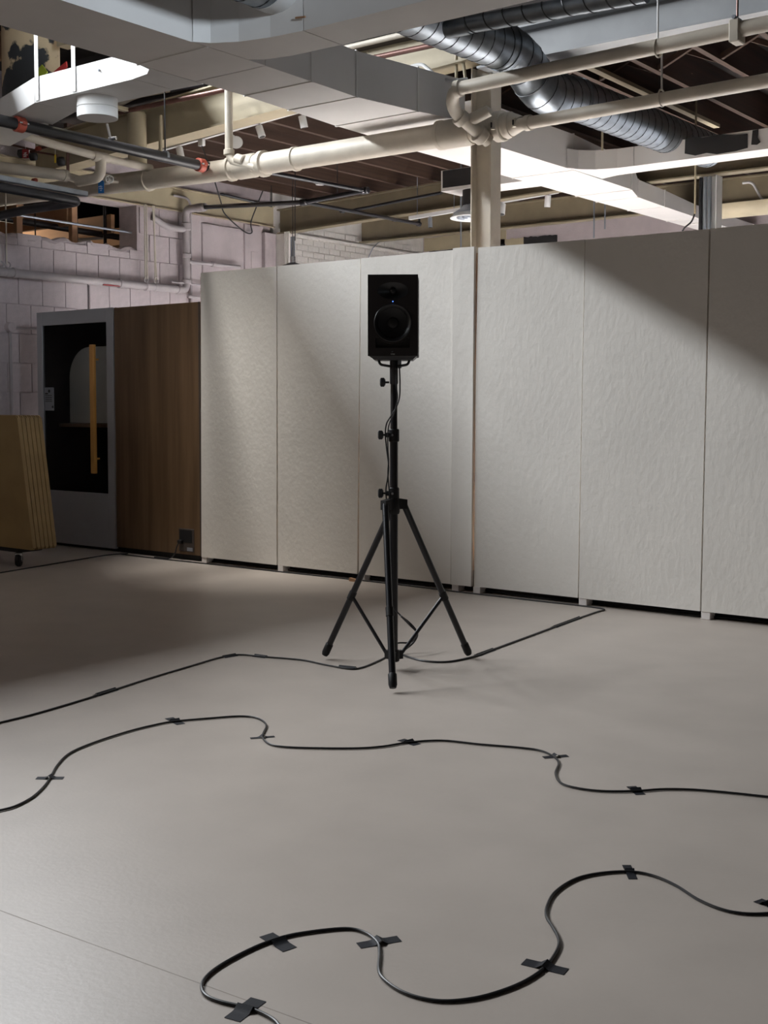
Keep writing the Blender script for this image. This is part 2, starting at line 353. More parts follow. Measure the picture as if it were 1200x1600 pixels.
hcol(-5.135, -4.955, 7.76, 7.90, 0.02, 3.86, 'pipe', 'cream H section column rising behind the panels near the middle')
c2 = hcol(-4.83, -4.655, 11.28, 11.42, 0.02, 3.535, 'white', 'dark H section column with conduits at right behind the panels')
for i, x in enumerate((-4.80, -4.755, -4.71)):
    part('conduit', 'black' if i == 0 else 'steel', c2, tube, [(x, 11.25, 0.1), (x, 11.25, 3.52)], 0.018, 10)
part('loose_cable', 'cable', c2, tube, smooth([(-4.83, 11.2, 3.2), (-4.86, 11.18, 3.1), (-4.95, 11.15, 2.98), (-4.97, 11.15, 2.6)]), 0.008, 8)
# pilaster steel and pendant at the far corner
t = thing('steel_column', 'narrow white column strip in the far corner with thin conduits', 'column', (-10.25, 11.35, 0))
part('flange', 'brick', t, box, (-10.385, 11.31, 0), (-10.14, 11.33, 3.45), 0.002); part('web', 'mortar', t, box, (-10.29, 11.33, 0), (-10.275, 11.40, 3.45))
for x in (-10.18, -10.15, -10.12): part('conduit', 'brick', t, tube, [(x, 11.27, 2.0), (x, 11.27, 3.46)], 0.012, 8)
t = thing('pendant_lamp', 'dark domed pendant lamp just above the panel tops at left', 'lamp', (-9.10, 10.2, 2.80))
part('lamp_shade', 'steel', t, lathe, [(0.0, 0.13), (0.05, 0.12), (0.13, 0.085), (0.20, 0.03), (0.205, 0.0), (0.19, 0.0), (0.10, 0.06), (0, 0.08)], (-9.10, 10.2, 2.79), (0, 0, 1), 28)
part('neck', 'chrome', t, tube, [(-9.10, 10.2, 2.91), (-9.10, 10.2, 2.98)], 0.03, 12)
part('rod', 'steel', t, tube, [(-9.12, 10.2, 2.95), (-9.12, 10.2, 3.20)], 0.010, 8); part('rod', 'steel', t, tube, [(-9.08, 10.2, 2.95), (-9.08, 10.2, 3.20)], 0.010, 8)
part('cord', 'cable', t, tube, [(-9.10, 10.2, 2.95), (-9.10, 10.2, 3.87)], 0.004, 6)

# ================================================================== PHONE BOOTHS
YB = 7.31
t = thing('phone_booth', 'grey steel phone booth with glass door and vertical oak handle', 'booth', (-9.24, 7.85, 0))
x0, x1 = -9.81, -8.69; zt = 2.225
def shell(bm):
    box(bm, (x0, YB + 0.03, 0.03), (x0 + 0.05, 8.3, zt)); box(bm, (x1 - 0.05, YB + 0.03, 0.03), (x1, 8.3, zt)); box(bm, (x0 + 0.05, 8.25, 0.03), (x1 - 0.05, 8.3, zt))
    box(bm, (x0 + 0.05, YB + 0.03, zt - 0.06), (x1 - 0.05, 8.25, zt)); box(bm, (x0 + 0.05, YB + 0.03, 0.03), (x1 - 0.05, 8.25, 0.08))
part('shell', 'dark', t, shell, flat=True)
gx0, gx1, gz0, gz1 = -9.73, -8.795, 0.53, 2.098
def dframe(bm):
    box(bm, (x0, YB, 0.03), (gx0, YB + 0.03, zt), 0.002); box(bm, (gx1, YB, 0.03), (x1 - 0.012, YB + 0.03, zt), 0.002)
    box(bm, (gx0, YB, gz1), (gx1, YB + 0.03, zt), 0.002); box(bm, (gx0, YB, 0.03), (gx1, YB + 0.03, gz0), 0.002)
d = part('door', 'boothgrey', t, dframe)
part('glass_pane', 'glass', d, box, (gx0, YB + 0.012, gz0), (gx1, YB + 0.018, gz1))
hx = -8.925
def hnd(bm):
    box(bm, (hx - 0.03, YB - 0.07, 0.715), (hx + 0.03, YB - 0.035, 1.895), 0.006)
    for z in (0.85, 1.76): tube(bm, [(hx, YB - 0.04, z), (hx, YB + 0.012, z)], 0.009, 8)
part('handle', 'handle', d, hnd, label='light oak pull bar')
nt_ = part('notice', 'paper', d, box, (-9.715, YB + 0.006, 1.29), (-9.575, YB + 0.011, 1.51))
def ink(bm):
    for z in (1.375, 1.392, 1.41, 1.43): box(bm, (-9.70, YB + 0.003, z), (-9.60, YB + 0.006, z + 0.006))
    tube(bm, [(-9.64, YB + 0.003, 1.475), (-9.64, YB + 0.006, 1.475)], 0.015, 10); box(bm, (-9.70, YB + 0.003, 1.445), (-9.66, YB + 0.006, 1.458)); tube(bm, [(-9.59, YB + 0.003, 1.325), (-9.59, YB + 0.006, 1.325)], 0.012, 10)
part('print', 'ink', d, ink, label='black print lines on the notice')
def arch(bm):
    cx, cz, r = -9.42, 1.60, 0.30
    poly = [(cx - r, 1.17)] + [(cx + r * math.cos(a), cz + r * math.sin(a)) for a in [math.pi - i * math.pi / 16 for i in range(9)]] + [(-8.76, cz + r), (-8.76, 1.17)]
    prism(bm, poly, 'y', 7.62, 7.645)
part('acoustic_panel', 'felt', t, arch)
part('desk', 'wood', t, box, (-9.74, 7.50, 1.13), (-8.75, 7.72, 1.165), 0.004)
def stool(bm):
    lathe(bm, [(0, 0.60), (0.15, 0.60), (0.16, 0.58), (0.15, 0.55), (0.03, 0.54), (0.03, 0.03), (0.2, 0.02), (0.2, 0), (0, 0)], (-9.15, 7.9, 0.08), (0, 0, 1), 24)
part('stool', 'black', t, stool)
part('monitor', 'black', t, box, (-9.02, 7.56, 1.17), (-8.86, 7.59, 1.34), 0.01)
part('base_plinth', 'rubber', t, box, (x0 + 0.03, YB + 0.05, 0), (x1 - 0.03, 8.25, 0.03))
t = thing('wood_clad_booth', 'oak veneered booth side between grey phone booth and white panels', 'booth', (-8.08, 7.85, 0))
wx0, wx1 = -8.682, -7.575
part('side_panel', 'wood', t, box, (wx0, YB, 0.05), (wx1, YB + 0.03, zt - 0.006), 0.002)
part('shell', 'dark', t, box, (wx0 + 0.01, YB + 0.03, 0.05), (wx1, 8.3, zt - 0.02))
part('edge_strip', 'base', t, box, (wx1 - 0.018, YB - 0.006, 0.05), (wx1, YB, zt - 0.006))
part('base_plinth', 'rubber', t, box, (wx0, YB + 0.04, 0), (wx1, 8.2, 0.05))
pl = part('inlet_plate', 'base', t, box, (-7.858, YB - 0.006, 0.075), (-7.668, YB, 0.275), 0.003)
part('inlet_recess', 'rubber', pl, box, (-7.845, YB - 0.008, 0.155), (-7.69, YB - 0.006, 0.262))
part('power_plug', 'rubber', t, box, (-7.845, YB - 0.04, 0.145), (-7.80, YB - 0.006, 0.175), 0.005)
part('inlet_label', 'paper', pl, box, (-7.752, YB - 0.009, 0.083), (-7.685, YB - 0.006, 0.113))
part('power_cord', 'cable', t, tube, smooth([(-7.83, YB - 0.035, 0.15), (-7.845, YB - 0.045, 0.11), (-7.86, YB - 0.05, 0.06), (-7.92, YB - 0.06, 0.012), (-8.1, YB - 0.07, 0.008)]), 0.006, 8)

# ================================================================== WHITE PARTITION PANELS
YP = 7.27
seams = [(-7.548, -7.528), (-6.67, -6.655), (-5.83, -5.80), (-4.965, -4.957), (-4.78, -4.765), (-3.93, -3.905), (-3.063, -3.04), (-2.19, -2.18), (-1.32, -1.31), (-0.45, -0.44)]
tops = [(2.455, 2.452), (2.452, 2.450), (2.452, 2.452), (2.462, 2.460), (2.452, 2.44), (2.438, 2.436), (2.437, 2.436), (2.436, 2.436), (2.436, 2.436)]
plabel = ['white partition panel at the left end beside the oak booth', 'second white panel from the left, crossed by the dark diagonal shadow', 'white partition panel directly behind the loudspeaker',
          'narrow white filler strip panel left of the column', 'white partition panel right of the narrow filler strip', 'white partition panel second from the right frame edge', 'white partition panel cut off by the right frame edge', 'added white panel just beyond the right frame edge, blocking light from behind', 'added unseen white panel at the far right end of the row, blocking light']  # last two panels stand out of view, added to block light from behind
for i, lb in enumerate(plabel):
    (b0, t0), (b1, t1) = seams[i], seams[i + 1]; g = 0.0055
    t = thing('partition_panel', lb, 'panel', ((b0 + b1) / 2, YP, 0), 'white partition panels in a row')
    yo = {3: -0.012, 4: 0.006}.get(i, 0.0); th = 0.03
    bm = BM(); nx, nz = 10, 24; zb = 0.05; grid = []
    for side, yy in ((0, YP + yo), (1, YP + yo + th)):
        grid.append([[None] * (nz + 1) for _ in range(nx + 1)])
        for a in range(nx + 1):
            for c in range(nz + 1):
                u, v = a / nx, c / nz
                xl = (b0 + g) * (1 - v) + (t0 + g) * v; xr = (b1 - g) * (1 - v) + (t1 - g) * v
                if i == 4: xl += 0.012 * max(0, v - 0.55) / 0.45
                z = zb + v * ((tops[i][0] * (1 - u) + tops[i][1] * u) - zb)
                wob = 0.004 * math.sin(3.1 * u + i) * math.sin(2.7 * v + 1.3 * i)
                grid[side][a][c] = bm.verts.new((xl * (1 - u) + xr * u, yy + wob, z))
    for s in (0, 1):
        for a in range(nx):
            for c in range(nz): bm.faces.new([grid[s][a][c], grid[s][a + 1][c], grid[s][a + 1][c + 1], grid[s][a][c + 1]])
    for a in range(nx):
        for c in (0, nz): bm.faces.new([grid[0][a][c], grid[0][a + 1][c], grid[1][a + 1][c], grid[1][a][c]])
    for c in range(nz):
        for a in (0, nx): bm.faces.new([grid[0][a][c], grid[0][a][c + 1], grid[1][a][c + 1], grid[1][a][c]])
    obj('sheet', bm, 'panel', t)
    part('foot_block', 'lily', t, box, (b0 + 0.002, YP + 0.004, 0), (b0 + 0.062, YP + 0.09, 0.05), 0.003)
    def rail(bm, b0=b0, b1=b1):
        box(bm, (b0 - 0.004, YP + 0.11, 0.0), (b1 + 0.004, YP + 0.15, 0.07)); box(bm, (b0 - 0.004, YP + 0.05, 0.07), (b1 + 0.004, YP + 0.15, 0.16))  # upper box is unseen, added to stop light leaking under the sheet
    part('base_rail', 'base', t, rail)
    part('light_stop_stud', 'pine', t, box, (b0 - 0.03, YP + 0.05, 0.16), (b0 + 0.04, YP + 0.12, tops[i][0] - 0.03))  # unseen stud set across the seam to block light from behind

# ================================================================== SPEAKER STAND
AX, AY = -3.712, 4.92
st = thing('speaker_stand', 'black tripod speaker stand in the middle of the floor', 'stand', (AX, AY, 0))
part('pole', 'stand', st, tube, [(AX, AY, 0.05), (AX, AY, 1.20)], 0.0205, 18)
part('inner_pole', 'stand', st, tube, [(AX, AY, 1.19), (AX, AY, 1.575)], 0.0175, 18)
part('top_sleeve', 'stand', st, tube, [(AX, AY, 1.455), (AX, AY, 1.46), (AX, AY, 1.578)], [0.0185, 0.021, 0.021], 18)
Rv = Vector((0.793, 0.609, 0)); Cv = Vector((0.609, -0.793, 0)); A0 = Vector((AX, AY, 0))
def collar(bm, z):
    tube(bm, [(AX, AY, z - 0.035), (AX, AY, z - 0.03), (AX, AY, z + 0.025), (AX, AY, z + 0.03)], [0.023, 0.027, 0.027, 0.023], 18)
    c = A0 + Vector((0, 0, z)); p = c - Rv * 0.03 + Cv * 0.012
    tube(bm, [p + Rv * 0.015, p - Rv * 0.012], 0.013, 10)
def knob(bm, z, off=0.0):
    c = A0 + Vector((0, 0, z)) - Rv * (0.02 + off); ax = -Rv
    tube(bm, [c, c + ax * 0.022], 0.005, 8)
    ring = []
    lathe(bm, [(0, 0.018), (0.015, 0.019), (0.026, 0.026), (0.026, 0.042), (0.016, 0.047), (0, 0.047)], c, ax, 6)
for z in (0.905, 1.20):
    c = part('collar', 'rubber', st, collar, z); part('knob', 'rubber', c, knob, z, 0.014)
    part('lock_bolt', 'chrome', c, tube, [A0 + Vector((0, 0, z)) + Cv * 0.026 - Rv * 0.008, A0 + Vector((0, 0, z)) + Cv * 0.031 - Rv * 0.008], 0.006, 8)
part('knob', 'rubber', st, knob, 1.465, 0.004)
ears = [A0 + Rv * 0.004 - Cv * 0.056, A0 + Rv * 0.048 - Cv * 0.02, A0 - Rv * 0.044 + Cv * 0.05]
feet = [Vector((-4.164, 4.906, 0.0)), Vector((-3.562, 5.388, 0.0)), Vector((-3.416, 4.521, 0.0))]
def hub(bm):
    tube(bm, [(AX, AY, 0.80), (AX, AY, 0.81), (AX, AY, 0.875), (AX, AY, 0.885)], [0.026, 0.03, 0.03, 0.026], 18)
    for e in ears:
        d = (e - A0).normalized(); s = Vector((-d.y, d.x, 0)) * 0.017; i = A0 + d * 0.02; o = e + d * 0.016
        hexa(bm, [(p.x, p.y, 0.825) for p in (i - s, o - s, o + s, i + s)] + [(p.x, p.y, z) for p, z in ((i - s, 0.88), (o - s, 0.872), (o + s, 0.872), (i + s, 0.88))])
part('leg_hub', 'rubber', st, hub)
def lower(bm):
    tube(bm, [(AX, AY, 0.045), (AX, AY, 0.05), (AX, AY, 0.10), (AX, AY, 0.105)], [0.024, 0.029, 0.029, 0.024], 16)
    for e in feet:
        d = (e - A0).normalized(); s = Vector((-d.y, d.x, 0)) * 0.012; i = A0 + d * 0.02; o = A0 + d * 0.05
        hexa(bm, [(p.x, p.y, 0.055) for p in (i - s, o - s, o + s, i + s)] + [(p.x, p.y, 0.098) for p in (i - s, o - s, o + s, i + s)])
part('brace_hub', 'rubber', st, lower)
for e, fo in zip(ears, feet):
    top = Vector((e.x, e.y, 0.855)); bot = Vector((fo.x, fo.y, 0.02)); d = (bot - top).normalized()
    lg = part('leg', 'stand', st, tube, [top, bot - d * 0.03], 0.0165, 14)
    part('rubber_foot', 'rubber', lg, tube, [bot - d * 0.075, bot - d * 0.07, bot - d * 0.02, bot - d * 0.004], [0.0175, 0.021, 0.021, 0.016], 14)
    j = top.lerp(bot, 0.60)
    part('sleeve', 'rubber', lg, tube, [j - d * 0.022, j + d * 0.022], 0.020, 12)
    q = A0 + (fo - A0).normalized() * 0.045 + Vector((0, 0, 0.078))
    part('brace', 'stand', st, tube, [j, q], 0.0095, 10)
def topplate(bm):
    Mx = Matrix.Translation((AX, AY, 0)) @ Matrix.Rotation(SPK, 4, 'Z')
    hexa(bm, [Mx @ Vector(p) for p in ((-0.095, -0.09, 1.574), (0.095, -0.09, 1.574), (0.095, 0.09, 1.574), (-0.095, 0.09, 1.574), (-0.115, -0.11, 1.592), (0.115, -0.11, 1.592), (0.115, 0.11, 1.592), (-0.115, 0.11, 1.592))])
SPK = R(34.8)      # the way the loudspeaker faces: local -Y is its front
part('top_plate', 'stand', st, topplate)
for s in (-1, 1):
    part('plate_bracket', 'stand', st, tube, rb([A0 + Rv * (0.02 * s) + Cv * 0.02 + Vector((0, 0, 1.545)), A0 + Rv * (0.07 * s) + Cv * 0.03 + Vector((0, 0, 1.553)), A0 + Rv * (0.078 * s) + Cv * 0.03 + Vector((0, 0, 1.578))], 0.015), 0.0065, 8)
part('cable_grip', 'steel', st, tube, [A0 + Rv * 0.028 + Cv * 0.012 + Vector((0, 0, 1.535)), A0 + Rv * 0.028 + Cv * 0.012 + Vector((0, 0, 1.574))], 0.010, 10)

# ================================================================== LOUDSPEAKER (local: x right, -y front, z up)
sp = thing('loudspeaker', 'black studio monitor loudspeaker on top of the tripod stand', 'speaker', (AX, AY, 1.592))
SM = Matrix.Translation((AX, AY, 1.592)) @ Matrix.Rotation(SPK, 4, 'Z')
def spart(name, m, fn, parent=sp, label=None):
    bm = BM(); fn(bm); bmesh.ops.transform(bm, matrix=SM, verts=bm.verts); return obj(name, bm, m, parent, label)
W2, SH, FY = 0.123, 0.397, -0.145
def cabinet(bm):
    box(bm, (-W2, FY + 0.022, 0.0), (W2, 0.145, SH), 0.004)
spart('cabinet', 'cab', cabinet)
def loop(bm, pts):
    vs = [bm.verts.new((x, FY, z)) for x, z in pts]; return [bm.edges.new((vs[i], vs[(i + 1) % len(vs)])) for i in range(len(vs))]
wz, wr = 0.162, 0.094; tz = 0.318
def ell(cx, cz, a, b, n=40): return [(cx + a * math.cos(2 * math.pi * i / n), cz + b * math.sin(2 * math.pi * i / n)) for i in range(n)]
slot = [(-0.085, 0.040), (0.082, 0.040), (0.082, 0.088), (0.075, 0.088)] + [(0.102 * math.sin(a), wz - 0.102 * math.cos(a)) for a in [R(44 - i * 8) for i in range(12)]] + [(-0.077, 0.088), (-0.085, 0.088)]
def baffle(bm):
    es = loop(bm, [(-W2, 0), (W2, 0), (W2, SH), (-W2, SH)]) + loop(bm, ell(0, wz, wr, wr)) + loop(bm, ell(0, tz, 0.076, 0.042)) + loop(bm, slot)
    r = bmesh.ops.triangle_fill(bm, use_beauty=True, use_dissolve=False, edges=es)
    fs = [f for f in bm.faces]
    x = bmesh.ops.extrude_face_region(bm, geom=fs)
    bmesh.ops.translate(bm, verts=[v for v in x['geom'] if isinstance(v, bmesh.types.BMVert)], vec=(0, 0.021, 0))
spart('baffle', 'cab', baffle)
def surround(bm): lathe(bm, [(wr + 0.001, -0.001), (wr - 0.004, 0.004), (0.083, 0.001), (0.078, -0.004), (0.074, -0.010), (0.070, -0.013)], (0, FY, wz), (0, -1, 0), 48)
wf = spart('woofer', 'cone', surround)
spart('cone', 'cone', lambda bm: lathe(bm, [(0.072, -0.011), (0.05, -0.017), (0.028, -0.020)], (0, FY, wz), (0, -1, 0), 48), wf)
spart('dust_cap', 'rubber', lambda bm: lathe(bm, [(0.028, -0.0195), (0.024, -0.012), (0.013, -0.008), (0, -0.0065)], (0, FY, wz), (0, -1, 0), 32), wf)
def guide(bm):
    n = 40; rings = []
    for k, (s, y) in enumerate(((1.0, FY), (0.8, FY + 0.004), (0.55, FY + 0.010), (0.30, FY + 0.018))):
        a = 0.076 * s + 0.0 ; b = 0.042 * (s * 0.75 + 0.25) if k else 0.042
        if k == 3: a = b = 0.016
        rings.append([bm.verts.new((a * math.cos(2 * math.pi * i / n), y, tz + b * math.sin(2 * math.pi * i / n))) for i in range(n)])
    for p, q in zip(rings, rings[1:]):
        for i in range(n): bm.faces.new([p[i], p[(i + 1) % n], q[(i + 1) % n], q[i]])
tw = spart('tweeter', 'cone', guide)
spart('dome', 'rubber', lambda bm: lathe(bm, [(0.016, -0.018), (0.013, -0.010), (0.007, -0.006), (0, -0.005)], (0, FY, tz), (0, -1, 0), 24), tw)
spart('bass_port', 'dark', lambda bm: box(bm, (-0.088, FY + 0.0205, 0.036), (0.086, FY + 0.0215, 0.092)))
spart('power_light', 'led', lambda bm: tube(bm, [(0, FY - 0.0015, 0.2655), (0, FY + 0.002, 0.2655)], 0.0028, 12), label='small blue power light')
def logo(bm):
    for s in (-1, 1): hexa(bm, [(s * 0.000 - 0.001, FY - 0.001, 0.023), (s * 0.006 - 0.001, FY - 0.001, 0.019), (s * 0.006 + 0.001, FY - 0.001, 0.0175), (s * 0.0 + 0.001, FY - 0.001, 0.0215), (s * 0.000 - 0.001, FY, 0.023), (s * 0.006 - 0.001, FY, 0.019), (s * 0.006 + 0.001, FY, 0.0175), (s * 0.0 + 0.001, FY, 0.0215)])
spart('emblem', 'steel', logo)
def text(name, s, size, m, parent, Mx):
    cu = bpy.data.curves.new(name, 'FONT'); cu.body = s; cu.size = size; cu.align_x = 'CENTER'; cu.align_y = 'CENTER'; cu.extrude = 0.0004; cu.resolution_u = 2
    o = bpy.data.objects.new(name, cu); COL.objects.link(o); bpy.context.view_layer.update()
    me = bpy.data.meshes.new_from_object(o.evaluated_get(bpy.context.evaluated_depsgraph_get())); bpy.data.objects.remove(o)
    bm = BM(); bm.from_mesh(me); bmesh.ops.transform(bm, matrix=Mx, verts=bm.verts); return obj(name, bm, m, parent, flat=True)
text('badge', 'KALI', 0.0095, 'badge', sp, SM @ Matrix.Translation((0, FY - 0.0008, 0.0085)) @ Matrix.Rotation(R(90), 4, 'X'))

# ================================================================== CABLES AND TAPE ON THE FLOOR
def cable(label, pts, r, per=6, parent=None, name='cable'):
    bm = BM(); tube(bm, smooth(pts, per), r, 8)
    if parent: return obj(name, bm, 'cable', parent)
    return obj(name, bm, 'cable', label=label, cat='cable')
cable('long black cable snaking across the floor in front of the tripod', [(-3.722, 1.182, 0.005), (-3.754, 1.898, 0.005), (-3.490, 2.274, 0.005), (-3.450, 2.393, 0.005), (-3.446, 2.453, 0.005), (-3.476, 2.539, 0.005), (-3.538, 2.633, 0.005), (-3.605, 2.712, 0.005), (-3.718, 2.833, 0.005), (-3.809, 2.964, 0.005), (-3.852, 3.123, 0.005), (-3.869, 3.303, 0.005), (-3.861, 3.436, 0.005), (-3.836, 3.533, 0.005), (-3.751, 3.665, 0.005), (-3.675, 3.764, 0.005), (-3.594, 3.786, 0.005), (-3.484, 3.725, 0.005), (-3.381, 3.592, 0.005), (-3.283, 3.525, 0.005), (-3.202, 3.530, 0.005), (-3.080, 3.601, 0.005), (-2.960, 3.693, 0.005), (-2.897, 3.775, 0.005), (-2.853, 3.878, 0.005), (-2.763, 3.982, 0.005), (-2.610, 4.030, 0.005), (-2.466, 4.084, 0.005), (-2.373, 4.099, 0.005), (-2.288, 4.055, 0.005), (-2.234, 3.992, 0.005), (-2.184, 3.880, 0.005), (-2.113, 3.791, 0.005), (-2.041, 3.773, 0.005), (-1.953, 3.796, 0.005), (-1.860, 3.867, 0.005), (-1.784, 3.952, 0.005), (-1.671, 4.021, 0.005), (-1.468, 4.089, 0.005), (-1.287, 4.134, 0.005), (-0.775, 4.664, 0.005), (-0.054, 4.529, 0.005)], 0.0042)
cable('thick black cable looping nearest the camera at the bottom', [(-1.341, 1.259, 0.0045), (-1.494, 1.598, 0.0045), (-1.653, 1.838, 0.0045), (-1.716, 1.887, 0.0045), (-1.764, 1.918, 0.0045), (-1.803, 1.930, 0.0045), (-1.853, 1.932, 0.0045), (-1.894, 1.923, 0.0045), (-1.935, 1.913, 0.0045), (-1.975, 1.912, 0.0045), (-2.008, 1.926, 0.0045), (-2.040, 1.961, 0.0045), (-2.060, 2.019, 0.0045), (-2.067, 2.099, 0.0045), (-2.063, 2.187, 0.0045), (-2.044, 2.262, 0.0045), (-1.999, 2.335, 0.0045), (-1.948, 2.389, 0.0045), (-1.896, 2.395, 0.0045), (-1.838, 2.369, 0.0045), (-1.797, 2.324, 0.0045), (-1.746, 2.255, 0.0045), (-1.707, 2.224, 0.0045), (-1.643, 2.202, 0.0045), (-1.581, 2.204, 0.0045), (-1.528, 2.229, 0.0045), (-1.480, 2.289, 0.0045), (-1.447, 2.375, 0.0045), (-1.435, 2.457, 0.0045), (-1.441, 2.536, 0.0045), (-1.465, 2.623, 0.0045), (-1.492, 2.671, 0.0045), (-1.539, 2.722, 0.0045), (-1.580, 2.765, 0.0045), (-1.614, 2.828, 0.0045), (-1.643, 2.925, 0.0045), (-1.642, 3.041, 0.0045), (-1.604, 3.124, 0.0045), (-1.543, 3.184, 0.0045), (-1.479, 3.196, 0.0045), (-1.398, 3.170, 0.0045), (-1.309, 3.116, 0.0045), (-1.235, 3.092, 0.0045), (-1.177, 3.100, 0.0045), (-1.122, 3.142, 0.0045), (-1.051, 3.233, 0.0045), (-0.921, 3.612, 0.0045), (-0.471, 3.842, 0.0045)], 0.0042)
cable('thin black cable from the left edge to the tripod base', [(-4.581, 1.123, 0.005), (-4.375, 2.218, 0.005), (-4.406, 2.879, 0.005), (-4.410, 3.066, 0.005), (-4.415, 3.266, 0.005), (-4.466, 3.625, 0.005), (-4.539, 4.001, 0.005), (-4.590, 4.350, 0.005), (-4.620, 4.588, 0.005), (-4.585, 4.699, 0.005), (-4.455, 4.736, 0.005), (-4.237, 4.799, 0.005), (-4.071, 4.787, 0.005), (-3.898, 4.785, 0.005), (-3.865, 4.848, 0.005), (-3.891, 5.005, 0.005), (-3.927, 5.152, 0.01), (-3.902, 5.187, 0.07), (-3.863, 5.261, 0.07), (-3.859, 5.315, 0.09), (-3.886, 5.352, 0.12), (-3.922, 5.341, 0.16), (-3.957, 5.306, 0.20)], 0.0045)
cable('black taped cable run from the tripod to the panel wall and along its base', [(-3.923, 5.260, 0.21), (-3.920, 5.338, 0.15), (-3.888, 5.366, 0.10), (-3.898, 5.339, 0.05), (-3.907, 5.252, 0.01), (-3.819, 5.202, 0.005), (-3.695, 5.175, 0.005), (-3.592, 5.234, 0.005), (-3.557, 5.424, 0.005), (-3.576, 5.645, 0.005), (-3.618, 6.128, 0.005), (-3.665, 6.672, 0.005), (-3.692, 7.062, 0.005), (-3.692, 7.186, 0.005), (-3.757, 7.231, 0.005), (-3.931, 7.243, 0.005), (-4.175, 7.239, 0.005), (-4.537, 7.241, 0.005), (-4.918, 7.243, 0.005), (-5.453, 7.264, 0.005), (-6.072, 7.257, 0.005), (-6.662, 7.238, 0.005), (-7.384, 7.229, 0.005), (-8.076, 7.208, 0.005), (-8.511, 7.218, 0.005)], 0.0055)
cable('thin dark cable on the floor below the stacked tan boards', [(-8.045, 4.110, 0.004), (-8.316, 5.632, 0.004), (-8.352, 5.833, 0.004), (-8.428, 6.259, 0.004), (-8.510, 6.719, 0.004), (-8.572, 7.123, 0.004), (-8.508, 7.289, 0.004)], 0.006)
bm = BM()
for k, off in enumerate((0.0, 0.025, 0.05)): tube(bm, smooth([(-7.5 + 0.35 * i, 7.345 + off * 0.35 + 0.012 * math.sin(i * 1.9 + k), 0.008 + 0.009 * k + 0.008 * math.sin(i + k)) for i in range(15)], 4), 0.007, 6)
obj('cable_bundle', bm, 'cable', label='bundle of black cables in the gap under the white panels', cat='cable')
cable('two black leads hanging down the speaker pole', [(-3.671, 4.910, 1.5490), (-3.663, 4.905, 1.4560), (-3.663, 4.900, 1.3860), (-3.676, 4.890, 1.3380), (-3.704, 4.885, 1.2960), (-3.732, 4.885, 1.2570), (-3.740, 4.885, 1.2050), (-3.732, 4.885, 1.1350), (-3.720, 4.885, 1.0540), (-3.724, 4.885, 0.9900), (-3.736, 4.885, 0.9240), (-3.732, 4.885, 0.8600), (-3.724, 4.890, 0.7140), (-3.715, 4.890, 0.4860), (-3.691, 4.885, 0.3420), (-3.643, 4.885, 0.2920)], 0.0038)
cable('second black lead twisted round the speaker pole', [(-3.683, 4.895, 1.5360), (-3.676, 4.890, 1.4560), (-3.664, 4.885, 1.3860), (-3.680, 4.880, 1.3120), (-3.708, 4.880, 1.2640), (-3.720, 4.880, 1.2150), (-3.720, 4.880, 1.1350), (-3.716, 4.880, 1.0710), (-3.720, 4.880, 1.0060), (-3.712, 4.880, 0.9260), (-3.704, 4.880, 0.8450)], 0.0032)
def strip(label, a, b, wd, group, hump=0.0112, along=False):
    a = Vector(a); b = Vector(b); d = (b - a).normalized(); s = Vector((-d.y, d.x, 0)) * wd / 2; n = 14; bm = BM(); rows = []
    for i in range(n + 1):
        t = i / n; p = a.lerp(b, t); x = (t - 0.5) * (b - a).length
        h = hump * math.exp(-(x / 0.010) ** 2) if not along else 0
        row = []
        for q in (-1, -0.35, 0, 0.35, 1):
            hh = hump * math.exp(-(q * wd / 2 / 0.009) ** 2) if along else h
            row.append((p + s * q + Vector((0, 0, 0.0006 + hh)), p + s * q + Vector((0, 0, 0.0013 + hh))))
        rows.append([(bm.verts.new(l), bm.verts.new(u)) for l, u in row])
    for r0, r1 in zip(rows, rows[1:]):
        for c in range(4):
            bm.faces.new([r0[c][1], r1[c][1], r1[c + 1][1], r0[c + 1][1]]); bm.faces.new([r0[c][0], r0[c + 1][0], r1[c + 1][0], r1[c][0]])
        bm.faces.new([r0[0][0], r1[0][0], r1[0][1], r0[0][1]]); bm.faces.new([r0[4][0], r0[4][1], r1[4][1], r1[4][0]])
    for r0 in (rows[0], rows[-1]):
        for c in range(4): bm.faces.new([r0[c][0], r0[c][1], r0[c + 1][1], r0[c + 1][0]])
    return obj('tape_strip', bm, 'tape', label=label, cat='tape', group=group)
g3 = 'tape strips on the nearest cable'; g2 = 'tape strips on the middle cable'; g1 = 'tape strips on the tripod cables'
strip('black tape strip on the nearest cable, closest to the bottom frame edge', (-1.862, 1.875, 0), (-1.879, 1.978, 0), 0.042, g3)
strip('black tape strip slanting down right, on the left bend of the nearest cable', (-2.098, 2.238, 0), (-1.993, 2.212, 0), 0.042, g3)
strip('long black tape strip rising right, bottom centre on the nearest cable', (-1.871, 2.333, 0), (-1.814, 2.428, 0), 0.034, g3)
strip('widest black tape strip, sloping down right, on the nearest cable', (-1.497, 2.510, 0), (-1.388, 2.526, 0), 0.036, g3)
strip('short upright black tape strip on the top of the nearest cable loop at right', (-1.579, 3.232, 0), (-1.516, 3.146, 0), 0.026, g3)
strip('black tape strip cut by the right frame edge on the nearest cable', (-1.179, 3.218, 0), (-1.116, 3.197, 0), 0.036, g3)
strip('level black tape strip at the far left of the middle cable', (-3.657, 2.692, 0), (-3.579, 2.752, 0), 0.030, g2)
strip('small black tape strip on the left top of the middle cable', (-3.910, 3.567, 0), (-3.790, 3.526, 0), 0.040, g2)
strip('thin level black tape strip across the hook bend of the middle cable', (-3.406, 3.547, 0), (-3.347, 3.628, 0), 0.022, g2)
